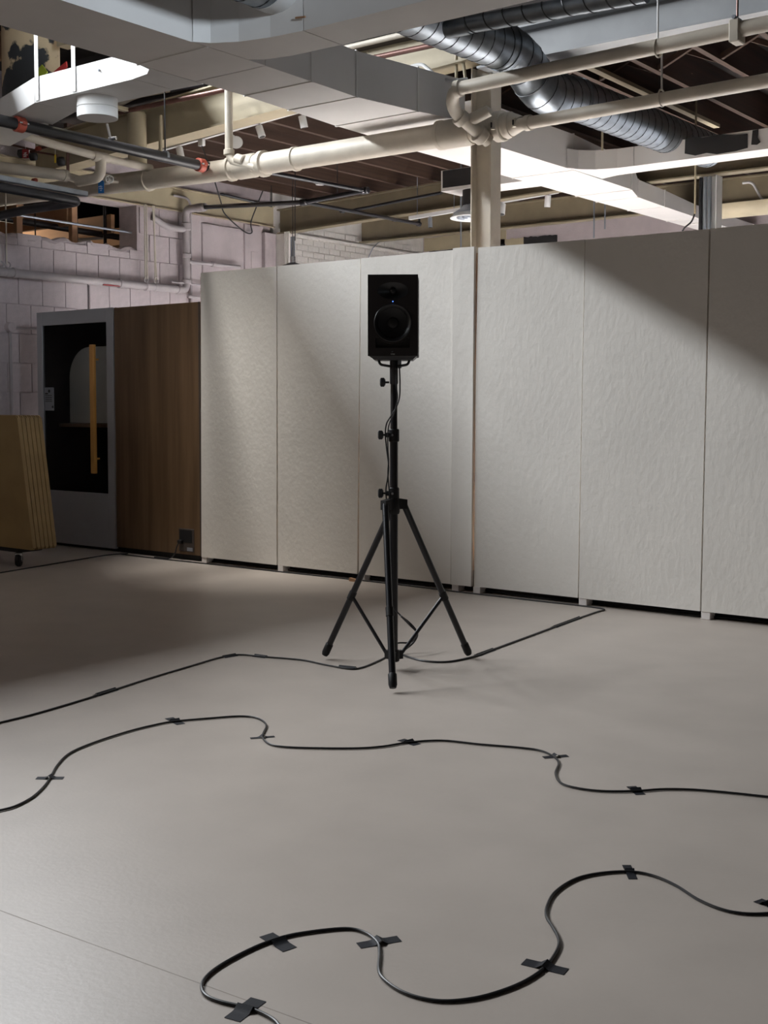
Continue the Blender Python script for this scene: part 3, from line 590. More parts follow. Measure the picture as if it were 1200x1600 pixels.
strip('small black tape strip on the middle cable below the tripod', (-2.910, 3.904, 0), (-2.813, 3.884, 0), 0.040, g2)
strip('level black tape strip on the second hook bend right of the tripod', (-2.326, 4.037, 0), (-2.264, 4.116, 0), 0.030, g2)
strip('upright black tape strip on the middle cable nearest the right edge', (-1.900, 3.919, 0), (-1.832, 3.854, 0), 0.036, g2)
for lb, a, b in (('dark tape lying along the left tripod cable, farthest left', (-4.483, 3.639, 0), (-4.506, 3.773, 0)), ('dark tape along the tripod cable just left of its bend', (-4.623, 4.606, 0), (-4.609, 4.689, 0)), ('dark tape along the tripod cable just right of its bend', (-4.515, 4.740, 0), (-4.435, 4.750, 0)),
                 ('dark tape along the cable beside the left tripod foot', (-3.976, 4.802, 0), (-3.884, 4.824, 0)), ('dark tape along the cable just right of the right tripod foot', (-3.570, 5.476, 0), (-3.585, 5.659, 0)), ('dark tape along the cable running to the panel wall', (-3.655, 6.455, 0), (-3.691, 6.845, 0))):
    strip(lb, a, b, 0.045, g1, 0.011, True)
bm = BM(); prism(bm, [(0, 0), (0.09, 0.0), (0.09, 0.012), (0.0, 0.026)], 'y', 0, 0.03); bmesh.ops.transform(bm, matrix=Matrix.Translation((-5.864, 7.200, 0.0)), verts=bm.verts)
obj('wood_shim', bm, 'pine', label='small wooden wedge lying at the foot of the panels', cat='wedge')

# ================================================================== BOARDS ON A DOLLY (left edge)
dl = thing('board_dolly', 'black wheeled dolly under the stack of tan boards at left', 'dolly', (-9.1, 6.25, 0))
part('platform', 'rubber', dl, box, (-9.95, 6.12, 0.125), (-8.50, 6.36, 0.160), 0.006)
for cx, cy in ((-8.57, 6.17), (-9.8, 6.17), (-9.35, 6.32), (-9.8, 6.32)):
    c = part('caster', 'rubber', dl, lathe, [(0.006, -0.02), (0.05, -0.02), (0.058, -0.01), (0.058, 0.01), (0.05, 0.02), (0.006, 0.02)], (cx, cy, 0.058), (0.8, 0.6, 0), 24)
    def fork(bm, cx=cx, cy=cy):
        d = Vector((0.8, 0.6, 0)); p = Vector((cx, cy, 0))
        for s in (-1, 1):
            q = p + d * 0.022 * s; tube(bm, [q + Vector((0, 0, 0.05)), q + Vector((0, 0, 0.1))], 0.008, 8)
        tube(bm, [p + Vector((0, 0, 0.096)), p + Vector((0, 0, 0.115))], 0.034, 14); tube(bm, [p - d * 0.026 + Vector((0, 0, 0.05)), p + d * 0.028 + Vector((0, 0, 0.05))], 0.010, 8)
    part('fork', 'chrome', c, fork)
bl = ['tan laminate board nearest the camera in the stack on the dolly', 'second tan board in the dolly stack counting from the camera', 'third tan board in the dolly stack counting from the camera', 'fourth tan board in the dolly stack counting from the camera', 'fifth tan board in the dolly stack counting from the camera', 'tan board farthest from the camera in the dolly stack']
for i, lb in enumerate(bl):
    yb = 6.105 + 0.0405 * i; xr = -8.285; zb, ztp = 0.162, 1.262; lean = 0.135; bm = BM()
    n = 6; rr = 0.022; poly = [(-9.95, 0.0), (xr - rr, 0.0)]
    for cx, cz, a0 in ((xr - rr, rr, -90), (xr - rr, ztp - zb - rr, 0)):
        poly += [(cx + rr * math.cos(R(a0 + 90 * k / n)), cz + rr * math.sin(R(a0 + 90 * k / n))) for k in range(n + 1)]
    poly += [(-9.95, ztp - zb)]
    prism(bm, poly, 'y', 0, 0.034)
    bmesh.ops.bevel(bm, geom=[e for e in bm.edges if abs(e.verts[0].co.y - e.verts[1].co.y) < 1e-6], offset=0.009, segments=2, affect='EDGES')
    for v in bm.verts: v.co.y += yb - lean * v.co.z / (ztp - zb); v.co.z += zb
    obj('board', bm, 'ply' if i == 0 else 'plyedge', label=lb, cat='board', group='tan boards stacked on the dolly')

# ================================================================== RECTANGULAR DUCTS
def section(bm, r0, r1):     # r = (x0, x1, y, z0, z1): a straight or tapering length along y
    (a0, a1, y0, z0, z1), (b0, b1, y1, w0, w1) = r0, r1
    hexa(bm, [(a0, y0, z0), (a1, y0, z0), (b1, y1, w0), (b0, y1, w0), (a0, y0, z1), (a1, y0, z1), (b1, y1, w1), (b0, y1, w1)])
def run(label, name, secs, m='duct'):
    t = thing(name, label, 'duct', ((secs[0][0] + secs[-1][1]) / 2, (secs[0][2] + secs[-1][2]) / 2, secs[0][3]))
    for a, b in zip(secs, secs[1:]):
        b2 = list(b); b2[2] -= 0.004; part('duct_section', m, t, section, a, tuple(b2), flat=True)
        def lip(bm, b=b):
            e = 0.006; x0, x1, y, z0, z1 = b
            for p, q in (((x0 - e, z0 - e), (x1 + e, z0)), ((x0 - e, z1), (x1 + e, z1 + e)), ((x0 - e, z0), (x0, z1)), ((x1, z0), (x1 + e, z1))):
                box(bm, (p[0], y - 0.008, p[1]), (q[0], y + 0.008, q[1]))
        if b is not secs[-1]: part('joint', m, t, lip, flat=True)
    return t
run('large white trunk duct running overhead from the top left to the column', 'rectangular_duct', [(-5.88, -5.27, 1.5, 3.45, 4.1), (-5.88, -5.27, 3.2, 3.45, 4.1), (-5.88, -5.27, 5.16, 3.45, 4.1), (-5.885, -5.27, 5.66, 3.45, 4.1)])
run('tapered end of the white trunk duct above the thick cream pipe', 'rectangular_duct', [(-5.885, -5.275, 5.67, 3.45, 3.76), (-5.89, -5.29, 6.12, 3.45, 3.76), (-5.93, -5.31, 6.61, 3.45, 3.76), (-5.98, -5.22, 7.2, 3.45, 3.76), (-6.02, -5.145, 7.70, 3.46, 3.76)])
et = run('brightly lit white duct running back from the column behind the panels', 'rectangular_duct', [(-5.80, -5.19, 7.92, 3.365, 3.67), (-5.80, -5.19, 9.44, 3.365, 3.67), (-5.81, -5.22, 10.63, 3.365, 3.62), (-5.81, -5.36, 11.05, 3.365, 3.535), (-5.81, -5.40, 11.75, 3.365, 3.53), (-5.81, -5.44, 12.7, 3.365, 3.495), (-5.81, -5.46, 14.4, 3.365, 3.495)])
part('access_hatch', 'duct', et, box, (-5.70, 13.0, 3.35), (-5.56, 13.7, 3.365), 0.004)
def plan(label, name, poly, z0, z1, m='duct', org=None):
    bm = BM(); prism(bm, poly, 'z', z0, z1); return obj(name, bm, m, label=label, cat='duct', flat=True)
ft = thing('branch_duct', 'white branch duct at right with black paint patches on its side', 'duct', (-3.0, 9.74, 3.367))
bm = BM(); prism(bm, [(-5.185, 9.32), (-5.14, 9.44), (-5.03, 9.54), (-4.85, 9.595), (-4.70, 9.60), (-4.70, 9.885), (-5.0, 9.90), (-5.185, 9.97)], 'z', 3.367, 3.53); obj('curved_takeoff', bm, 'duct', ft, flat=True)
for x0, x1 in ((-4.695, -3.395), (-3.39, -1.9), (-1.895, 0.5)): part('duct_section', 'duct', ft, box, (x0, 9.60, 3.367), (x1, 9.885, 3.53))
for poly in ([(-4.235, 9.596, 3.5280), (-4.157, 9.596, 3.5380), (-4.085, 9.596, 3.5240), (-3.939, 9.596, 3.5300), (-3.805, 9.596, 3.5070), (-3.710, 9.596, 3.5050), (-3.708, 9.596, 3.3940), (-3.802, 9.596, 3.3800), (-3.963, 9.596, 3.3750), (-4.050, 9.596, 3.3960), (-4.149, 9.596, 3.3870), (-4.239, 9.596, 3.4140)], [(-3.668, 9.596, 3.5240), (-3.622, 9.596, 3.5280), (-3.626, 9.596, 3.4640), (-3.604, 9.596, 3.4260), (-3.630, 9.596, 3.4090), (-3.677, 9.596, 3.4150)]):
    bm = BM(); prism(bm, [(p[0], p[2]) for p in poly], 'y', 9.592, 9.600); obj('paint_patch', bm, 'blackpaint', ft, label='black paint patch')
bt = thing('box_plenum', 'short white duct box with black painted side left of the column', 'duct', (-6.4, 9.8, 3.37))
part('duct_section', 'duct', bt, box, (-6.72, 9.65, 3.37), (-5.82, 9.98, 3.565)); part('paint_patch', 'blackpaint', bt, box, (-6.70, 9.645, 3.40), (-6.36, 9.65, 3.56), label='black paint patch')
part('flex_neck', 'blackpaint', bt, tube, [(-6.43, 9.78, 3.40), (-6.43, 9.78, 3.30), (-6.43, 9.78, 3.22)], 0.11, 20)
t = thing('ceiling_diffuser', 'round grey ceiling diffuser with concentric rings left of the column', 'vent', (-6.43, 9.78, 3.10))
for i, (r0, r1) in enumerate(((0.225, 0.185), (0.165, 0.13), (0.11, 0.08), (0.06, 0.03))):
    part('ring', 'steel' if i else 'white', t, lathe, [(r0, 0.0), (r0 + 0.004, 0.006), (r1, 0.045), (r1 - 0.006, 0.04), (r0 - 0.008, 0.0), (r0, 0.0)], (-6.43, 9.78, 3.105 + 0.004 * i), (0, 0, 1), 40)
part('cone', 'steel', t, lathe, [(0.10, 0.14), (0.12, 0.10), (0.20, 0.05), (0.19, 0.045), (0.10, 0.09)], (-6.43, 9.78, 3.105), (0, 0, 1), 32)
btd = thing('branch_duct', 'white branch duct crossing at the top centre from the trunk duct', 'duct', (-3.0, 5.4, 3.45))
bm = BM(); prism(bm, [(-5.262, 5.04), (-5.20, 5.12), (-5.05, 5.20), (-4.85, 5.25), (-4.62, 5.27), (-4.62, 5.61), (-5.0, 5.60), (-5.18, 5.56), (-5.262, 5.50)], 'z', 3.45, 4.1); obj('curved_takeoff', bm, 'duct', btd, flat=True)
for x0, x1 in ((-4.612, -3.1), (-3.092, -1.4), (-1.392, 1.5)): part('duct_section', 'duct', btd, box, (x0, 5.27, 3.45), (x1, 5.61, 4.1))
part('screw_stub', 'pine', btd, tube, [(-4.654, 5.250, 3.5230), (-4.583, 5.250, 3.5160)], 0.006, 8)
ct = thing('branch_duct', 'bright white branch duct at the upper left with a rounded end', 'duct', (-6.9, 5.55, 3.45))
bm = BM(); prism(bm, [(-5.885, 5.19), (-5.91, 5.28), (-6.0, 5.345), (-6.16, 5.37), (-6.16, 5.72), (-5.90, 5.74)], 'z', 3.45, 3.625); obj('curved_takeoff', bm, 'white', ct, flat=True)
part('duct_section', 'white', ct, box, (-7.19, 5.375, 3.45), (-6.165, 5.72, 3.625))
for x0, y0, x1, y1 in ((-7.194, 5.375, -7.69, 5.525), (-7.695, 5.527, -8.6, 5.80)):
    bm = BM(); prism(bm, [(x0, y0), (x1, y1), (x1 + 0.05, y1 + 0.34), (x0, y0 + 0.345)], 'z', 3.45, 3.625); obj('duct_section', bm, 'white', ct, flat=True)
for x, y in ((-7.16, 5.37), (-6.76, 5.37)): part('hanger_strap', 'white', ct, box, (x - 0.02, y - 0.003, 3.46), (x + 0.02, y, 5.1))
part('end_drum', 'white', ct, tube, [(-6.75, 5.56, 3.315), (-6.75, 5.56, 3.38), (-6.75, 5.56, 3.384), (-6.75, 5.56, 3.388), (-6.75, 5.56, 3.45)], [0.138, 0.138, 0.142, 0.138, 0.138], 36)
part('access_tab', 'steel', ct, tube, [(-6.50, 5.36, 3.56), (-6.50, 5.374, 3.56)], 0.008, 8)

# ================================================================== ROUND SPIRAL DUCTS
def spiral(label, pts, r, pitch):
    t = thing('spiral_duct', label, 'duct', pts[0]); part('duct_tube', 'galv', t, tube, pts, r, 32)
    part('spiral_seam', 'seam', t, helix, pts, r, pitch, 0.0045); return t
def dense(pts, st=0.08):
    out = []
    for a, b in zip(pts, pts[1:]):
        a = Vector(a); b = Vector(b); n = max(1, int((b - a).length / st)); out += [a.lerp(b, i / n) for i in range(n)]
    out.append(Vector(pts[-1])); return out
t = spiral('dark spiral duct entering the branch duct at the top edge', dense([(-4.80, 3.0, 3.775), (-4.80, 5.2, 3.775)]), 0.195, 0.13)
part('collar', 'white', t, tube, [(-4.80, 5.15, 3.775), (-4.80, 5.268, 3.775)], 0.200, 32)
D2 = dense(rb([(-4.40, 5.615, 3.70), (-4.40, 7.20, 3.725), (-4.40, 7.56, 3.52), (-4.40, 7.95, 3.575), (-4.40, 10.45, 3.60)], 0.16, 5), 0.07)
t = spiral('fat galvanised spiral duct stepping down behind the two thin white pipes', D2, 0.152, 0.12)
for p, q in (((-4.40, 7.02, 3.722), (-4.40, 7.06, 3.7225)), ((-4.40, 8.02, 3.576), (-4.40, 8.06, 3.577))): part('collar', 'galv', t, tube, [p, q], 0.158, 32)
D3 = dense([(-4.208, 6.150, 3.6030), (-3.352, 6.150, 3.5680), (-2.948, 6.150, 3.5530)], 0.05)
t = spiral('thin spiral duct running right from the fat spiral duct at the top', D3, 0.052, 0.13)
part('collar', 'galv', t, tube, [(-4.240, 6.150, 3.5980), (-4.079, 6.150, 3.5960)], 0.055, 20)

# ================================================================== PIPES
def pipe(label, pts, r, m='pipe', rad=0.09, n=16, name='pipe', group=None):
    bm = BM(); tube(bm, rb(pts, rad), r, n); return obj(name, bm, m, label=label, cat='pipe', group=group)
def pthing(label, pts, r, m='pipe', rad=0.09, n=18, name='pipe'):
    t = thing(name, label, 'pipe', pts[0]); part('pipe_run', m, t, tube, rb(pts, rad), r, n); return t
def ring(t, c, ax, r, w, m='pipe', name='coupling', lip=0.008):
    c = Vector(c); d = Vector(ax).normalized() * w / 2
    return part(name, m, t, tube, [c - d, c - d * 0.8, c + d * 0.8, c + d], [r, r + lip, r + lip, r], 22)
mp0, mp1, mp2 = (-10.950, 7.500, 3.4340), (-7.544, 7.500, 3.3360), (-4.614, 7.500, 3.3300)
mt = pthing('thick cream drain pipe crossing below the ducts', [mp0, mp1, mp2], 0.088, n=26)
mx = Vector(mp2) - Vector(mp1)
for p, r, wd in (((-7.008, 7.500, 3.3350), 0.100, 0.05), ((-7.198, 7.500, 3.3360), 0.092, 0.22), ((-7.377, 7.500, 3.3350), 0.095, 0.04), ((-5.094, 7.500, 3.3310), 0.097, 0.30), ((-4.872, 7.500, 3.3290), 0.100, 0.05), ((-4.710, 7.500, 3.3270), 0.100, 0.07), ((-6.655, 7.500, 3.3320), 0.090, 0.03), ((-5.220, 7.500, 3.3320), 0.1, 0.04), ((-8.416, 7.500, 3.3560), 0.091, 0.03)):
    ring(mt, p, mx, r, wd)
part('reducer', 'pipe', mt, tube, [(-4.656, 7.500, 3.3270), (-4.582, 7.500, 3.3280), (-4.505, 7.450, 3.3130)], [0.095, 0.07, 0.048], 22)
for p in ((-4.698, 7.380, 3.2930), (-4.532, 7.400, 3.2920)):
    c = part('clamp', 'pipe', mt, tube, [Vector(p) + Vector((0, 0, -0.01)), Vector(p) + Vector((0, 0, 0.05))], 0.016, 10); part('bolt', 'black', c, tube, [Vector(p) + Vector((0, -0.02, 0.0)), Vector(p) + Vector((0, -0.02, 0.035))], 0.006, 8)
l0, l1 = (-4.502, 7.420, 3.2980), (-2.513, 7.200, 3.2670)
lt = pthing('lower of the two thin white pipes at right', [l0, (-4.120, 7.350, 3.2840), l1], 0.043)
ring(lt, (-4.424, 7.410, 3.2970), Vector(l1) - Vector(l0), 0.046, 0.05)
u1, u0 = (-2.449, 7.000, 3.5370), (-4.777, 7.000, 3.4950)
ut = pthing('upper of the two thin white pipes at right with an elbow at its left end', [u1, (-3.926, 7.000, 3.5100), u0, Vector(u0) + Vector((-0.09, 0.12, -0.10)), Vector(u0) + Vector((0.02, 0.42, -0.28))], 0.046, rad=0.10)
ring(ut, (-4.735, 7.000, 3.4950), Vector(u1) - Vector(u0), 0.049, 0.05)
ring(ut, Vector(u0) + Vector((-0.07, 0.20, -0.145)), (0.11, 0.30, -0.18), 0.052, 0.06); ring(ut, Vector(u0) + Vector((-0.01, 0.36, -0.245)), (0.11, 0.30, -0.18), 0.055, 0.07)
part('wye_stub', 'pipe', ut, tube, [Vector(u0) + Vector((-0.06, 0.24, -0.17)), Vector(u0) + Vector((0.10, 0.30, -0.10)), Vector(u0) + Vector((0.12, 0.305, -0.09))], [0.045, 0.04, 0.0], 14)
for a, b, r, lb in (((-3.280, 7.000, 3.9140), (-3.276, 7.000, 3.5630), 0.006, 'thin white hanger rod on the upper thin pipe'), ((-3.380, 7.280, 3.5950), (-3.376, 7.280, 3.3360), 0.007, 'thin hanger rod with a loop on the lower thin pipe')):
    t = thing('pipe_hanger', lb, 'hanger', b); part('rod', 'white', t, tube, [a, b], r, 8)
    part('loop', 'pipe', t, tube, [Vector(b) + Vector((0, 0.052 * math.cos(q * math.pi / 8), -0.052 + 0.052 * math.sin(q * math.pi / 8))) for q in range(17)], 0.006, 6)
pb = Vector((-2.779, 7.000, 3.5620)); t = thing('pipe_hanger', 'wide grey clamp hanging the upper thin pipe near the right edge', 'hanger', pb)
part('rod', 'copper', t, tube, [pb + Vector((0, 0, 0.4)), pb + Vector((0, 0, 0.03))], 0.007, 8); part('clamp', 'pipe', t, box, pb + Vector((-0.03, -0.055, -0.11)), pb + Vector((0.03, 0.055, 0.02)), 0.006); part('bolt', 'steel', t, tube, [pb + Vector((0, -0.06, 0.03)), pb + Vector((0, 0.05, 0.03))], 0.012, 8)
v0 = Vector((-7.328, 7.420, 3.6560))
vt = pthing('vertical cream pipe dropping to an elbow on the thick drain pipe', [(v0.x, v0.y, 4.9), (v0.x, v0.y, 3.375), Vector((-7.039, 7.440, 3.3030))], 0.034, rad=0.11)
ring(vt, (v0.x, v0.y, 3.455), (0, 0, 1), 0.038, 0.05); ring(vt, (-7.199, 7.425, 3.3770), (1, 0.02, -0.3), 0.038, 0.10)
part('cleanout_plate', 'white', vt, lathe, [(0, 0), (0.055, 0), (0.055, 0.01), (0, 0.012)], Vector((-7.322, 7.500, 3.5520)), (0.6, -0.5, -0.6), 20)
bp0, bp1 = (-7.600, 5.218, 3.3880), (-7.600, 7.556, 3.3670)
bt_ = pthing('black sprinkler main with red couplings crossing at left', [bp0, bp1], 0.043, 'black', n=22)
bd = Vector(bp1) - Vector(bp0)
for p in ((-7.600, 5.540, 3.3870), (-7.600, 7.352, 3.3710), (-7.600, 7.579, 3.3650)):
    c = ring(bt_, p, bd, 0.045, 0.075, 'red', 'red_coupling', 0.012)
    for s in (-1, 1): part('lug', 'red', c, box, Vector(p) + Vector((s * 0.062 - 0.014, -0.02, -0.012)), Vector(p) + Vector((s * 0.062 + 0.014, 0.02, 0.014)), 0.004)
    part('bolt', 'chrome', c, tube, [Vector(p) + Vector((0.066, -0.045, 0)), Vector(p) + Vector((0.066, 0.035, 0))], 0.007, 8)
part('strap', 'steel', bt_, tube, [Vector((-7.600, 6.955, 3.3830)) - bd.normalized() * 0.012, Vector((-7.600, 6.955, 3.3830)) + bd.normalized() * 0.012], 0.0455, 20)
part('strap_rod', 'black', bt_, tube, [(-7.600, 6.956, 3.4250), (-7.600, 6.956, 3.9200)], 0.006, 8)
lv = Vector((-7.600, 6.382, 3.4410)); t = thing('ball_valve', 'small lever valve with white handle on top of the black sprinkler main', 'valve', lv)
part('lever', 'white', t, tube, [lv + Vector((0, 0, 0.0)), lv + Vector((-0.01, -0.02, 0.10))], 0.010, 8); part('body', 'chrome', t, tube, [lv + Vector((-0.01, 0, -0.012)), lv + Vector((0.05, 0.02, -0.012))], 0.014, 10)
w2 = [(-8.350, 5.789, 3.5270), (-8.350, 6.024, 3.5100), (-8.350, 6.822, 3.4580), (-8.350, 7.473, 3.4490)]
wt = pthing('long thin cream pipe just below the black sprinkler main', w2, 0.033, rad=0.3)
tp = Vector((-8.350, 6.905, 3.4550)); el = tp + Vector((0, 0, -0.165)); lf = el + Vector((-0.42, 0.0, -0.005)); far = lf + Vector((0, -2.2, -0.03))
t2 = pthing('fat cream pipe with an upturned elbow at the upper left', [tp + Vector((0, 0, 0.01)), el, lf + Vector((0.12, 0, 0))], 0.046, rad=0.09)
part('pipe_run', 'pipe', t2, tube, [(-8.720, 6.039, 3.2970), (-8.720, 6.815, 3.3320)], 0.047, 18); part('reducer', 'pipe', t2, tube, [(-8.720, 6.808, 3.3310), (-8.720, 6.945, 3.3180)], 0.036, 16)
ring(t2, (-8.720, 6.815, 3.3300), (0, 1, 0), 0.048, 0.05, 'pipe', 'coupling', 0.004); ring(wt, tp, (0, 1, 0), 0.037, 0.16)
us = thing('channel_strut', 'grey metal channel strut at the left edge above a black pipe', 'strut', (-8.500, 6.374, 3.1700))
def strut(bm):
    a, b = Vector((-8.500, 5.826, 3.1710)), Vector((-8.500, 6.870, 3.1550)); h = 0.022
    for x0, x1, z0, z1 in ((-h, h, -h, -h + 0.004), (-h, -h + 0.004, -h, h), (h - 0.004, h, -h, h)):
        hexa(bm, [(a.x + x0, a.y, a.z + z0), (a.x + x1, a.y, a.z + z0), (b.x + x1, b.y, b.z + z0), (b.x + x0, b.y, b.z + z0), (a.x + x0, a.y, a.z + z1), (a.x + x1, a.y, a.z + z1), (b.x + x1, b.y, b.z + z1), (b.x + x0, b.y, b.z + z1)])
part('channel', 'steel', us, strut, flat=True)
e0 = Vector((-8.500, 6.794, 3.0830))
pipe('black pipe with an elbow below the grey strut at the left edge', [(-8.500, 5.825, 3.0980), e0, e0 + Vector((-0.75, 0, 0.0)), e0 + Vector((-1.8, 0, -0.04))], 0.040, 'black', 0.09)
# valves, tags and small copper lines at the upper left
t = thing('copper_line', 'thin brown copper lines with valves at the far upper left', 'pipe', (-9.824, 7.300, 3.7620))
for a, b, r in (((-10.428, 7.300, 3.9300), (-9.726, 7.300, 3.7440), 0.011), ((-9.776, 7.250, 3.7420), (-9.375, 7.250, 3.6510), 0.010), ((-9.776, 7.250, 3.7360), (-9.448, 7.250, 3.7600), 0.014), ((-9.225, 7.250, 3.6970), (-9.230, 7.250, 3.4760), 0.014), ((-9.392, 7.250, 3.7290), (-9.206, 7.250, 3.6880), 0.014)):
    part('tube_run', 'copper', t, tube, [a, b], r, 10)
for p in ((-9.955, 7.280, 3.7450), (-9.778, 7.280, 3.6990), (-9.368, 7.280, 3.6020)): part('valve_body', 'black', t, lathe, [(0, -0.04), (0.035, -0.035), (0.045, 0), (0.035, 0.035), (0, 0.04)], p, (0.3, -0.4, 1), 14)
for p in ((-9.446, 7.220, 3.7550), (-9.619, 7.220, 3.7410), (-9.685, 7.220, 3.4520)): part('nut', 'red', t, tube, [Vector(p) - Vector((0.025, 0, 0)), Vector(p) + Vector((0.025, 0, 0))], 0.022, 6)
def tagplate(name, label, px, m, w, h, lines):
    p = Vector(px); t = thing(name, label, 'tag', p); d = Vector((0.79, 0.61, 0)); nn = Vector((0.61, -0.79, 0))
    def pl(bm):
        q = [(-w / 2, -h / 2), (w / 2, -h / 2), (w / 2, h * 0.4), (w * 0.32, h / 2), (-w * 0.32, h / 2), (-w / 2, h * 0.4)]
        A = [bm.verts.new(p + d * x + Vector((0, 0, z))) for x, z in q]; B = [bm.verts.new(p + d * x + Vector((0, 0, z)) + nn * 0.003) for x, z in q]
        bm.faces.new(A); bm.faces.new(B)
        for i in range(6): bm.faces.new([A[i], A[(i + 1) % 6], B[(i + 1) % 6], B[i]])
    part('plate', m, t, pl, flat=True)
    def ln(bm):
        for z, ww in lines:
            for k in range(int(ww / 0.0085)):
                x = -ww / 2 + k * 0.0085; c = p + d * x + Vector((0, 0, z)) + nn * 0.0034; hh = 0.010 + 0.003 * ((k * 7) % 3 - 1)
                hexa(bm, [c, c + d * 0.006, c + d * 0.006 + nn * 0.0005, c + nn * 0.0005, c + Vector((0, 0, hh)), c + d * 0.006 + Vector((0, 0, hh)), c + d * 0.006 + nn * 0.0005 + Vector((0, 0, hh)), c + nn * 0.0005 + Vector((0, 0, hh))])
    if lines: part('print', 'white', t, ln, flat=True)
    part('tie', 'white', t, tube, [p + Vector((0, 0, h / 2 - 0.01)), p + Vector((0, 0.0, h / 2 + 0.05))], 0.002, 6)
tagplate('valve_tag', 'blue plastic tag hanging from the white handwheel valve', (-8.728, 7.220, 3.2910), 'blue', 0.053, 0.112, [(-0.002, 0.042), (-0.020, 0.034), (-0.036, 0.018)])
tagplate('valve_tag', 'red plastic tag among the copper lines at the upper left', (-9.828, 7.230, 3.7210), 'redtag', 0.062, 0.085, [(-0.001, 0.030), (-0.017, 0.045), (-0.033, 0.042)])
tagplate('valve_tag', 'narrow yellow tag among the copper lines at the upper left', (-9.370, 7.220, 3.6160), 'yellow', 0.017, 0.075, [])
hw = Vector((-8.614, 7.220, 3.3460)); bt2 = bpy.data.objects['valve_tag']; part('tie', 'white', bt2, tube, [ORG['valve_tag'] + Vector((0, 0, 0.06)), hw + Vector((-0.04, 0.02, -0.005))], 0.002, 6)
t = thing('gate_valve', 'white handwheel valve just above the blue tag', 'valve', hw)
n = Vector((0.75, -0.60, -0.2)).normalized(); a1 = n.cross(Vector((0, 0, 1))).normalized(); a2 = n.cross(a1)
part('handwheel', 'white', t, tube, [hw + (a1 * math.cos(2 * math.pi * k / 16) + a2 * math.sin(2 * math.pi * k / 16)) * 0.032 for k in range(17)], 0.0055, 6)
for k in range(3): part('spoke', 'white', t, tube, [hw + (a1 * math.cos(k * 1.047) + a2 * math.sin(k * 1.047)) * 0.032, hw - (a1 * math.cos(k * 1.047) + a2 * math.sin(k * 1.047)) * 0.032], 0.004, 6)
part('stub', 'pipe', t, tube, [hw + Vector((-0.10, 0.055, 0)), Vector((hw.x - 0.12, 7.46, 3.37))], 0.016, 8); part('stem', 'pipe', t, tube, [hw, hw + Vector((-0.09, 0.05, 0.0))], 0.012, 8); part('body', 'pipe', t, lathe, [(0, -0.03), (0.026, -0.025), (0.03, 0), (0.026, 0.025), (0, 0.03)], hw + Vector((-0.10, 0.055, 0)), (0, 0, 1), 14)
# pipes lying on the beam beside the roof
pipe('copper pipe running along the front of the left roof beam', [(-8.7, 7.42, 3.98), (-5.0, 7.42, 3.97)], 0.021, 'copper')
t = pthing('thin white pipe with a black sleeve along the left roof beam', [(-8.754, 7.400, 4.0270), (-8.460, 7.400, 4.0850), (-8.045, 7.400, 4.0720), (-5.0, 7.42, 4.10)], 0.021, 'pipe', 0.1)
part('black_sleeve', 'black', t, tube, [(-7.997, 7.400, 4.0670), (-7.572, 7.400, 4.0530)], 0.023, 12)
t = thing('beam_stub', 'cream vertical stub pipe under a crossbar at the left roof beam', 'pipe', (-8.56, 7.55, 3.55))
part('stub', 'cream', t, tube, [(-8.56, 7.50, 3.50), (-8.56, 7.50, 3.96)], 0.085, 20)
part('crossbar', 'cream', t, box, (-8.62, 6.9, 3.965), (-8.56, 7.6, 4.0), 0.004)
part('side_rod', 'cream', t, tube, [(-8.254, 7.500, 3.5150), (-8.248, 7.500, 3.9060)], 0.018, 10)
bm = BM(); tube(bm, smooth([(-5.694, 7.500, 3.8700), (-5.561, 7.500, 3.8720), (-5.413, 7.500, 3.8760), (-5.348, 7.500, 3.8370), (-5.279, 7.500, 3.7800), (-5.152, 7.500, 3.7180), (-5.062, 7.600, 3.7330)]), 0.014, 10)
obj('flex_conduit', bm, 'white', label='bent white flexible conduit just left of the elbow by the column', cat='conduit')
for a, b, lb in (((-5.193, 7.650, 3.9700), (-5.192, 7.650, 3.7360), 'thin cream vertical rod farther from the column top'), ((-5.142, 7.650, 3.9610), (-5.112, 7.650, 3.7610), 'slanted thin cream rod beside the column top')):
    pipe(lb, [a, b], 0.012, 'cream', n=10, name='hanger_rod')

# ================================================================== WALL PIPES AT LEFT
XP = -10.30
wp = pthing('grey drain pipe along the block wall turning up into a riser', [(XP, 5.8, 2.645), (XP, 9.73, 2.645), (XP, 9.73, 3.555), (XP + 0.30, 9.75, 3.555)], 0.043, 'wallpipe', 0.07)
for y in (7.42, 8.76, 9.13, 9.60): ring(wp, (XP, y, 2.645), (0, 1, 0), 0.044, 0.04, 'wallpipe')
for z in (3.36, 3.03, 2.74): ring(wp, (XP, 9.73, z), (0, 0, 1), 0.045, 0.09 if z > 3.2 else 0.05, 'wallpipe')
part('branch', 'wallpipe', wp, tube, rb([(XP, 9.73, 3.33), (XP - 0.02, 9.48, 3.325), (XP - 0.07, 9.30, 3.42)], 0.06), 0.038, 14)
part('union', 'wallpipe', wp, tube, [(XP + 0.17, 9.745, 3.555), (XP + 0.27, 9.75, 3.555)], 0.05, 16)
part('red_mark', 'redtag', wp, box, (XP + 0.030, 8.50, 2.605), (XP + 0.045, 8.72, 2.615))
part('side_pipe', 'wallpipe', wp, tube, [(XP, 9.75, 2.97), (XP, 10.6, 2.98)], 0.022, 12); part('side_pipe', 'wallpipe', wp, tube, [(XP, 9.5, 2.72), (XP, 10.2, 2.72)], 0.012, 10); part('side_pipe', 'wallpipe', wp, tube, [(XP, 9.75, 2.575), (XP, 10.2, 2.575)], 0.018, 10)
ring(wp, (XP, 10.15, 2.975), (0, 1, 0), 0.023, 0.04, 'wallpipe')
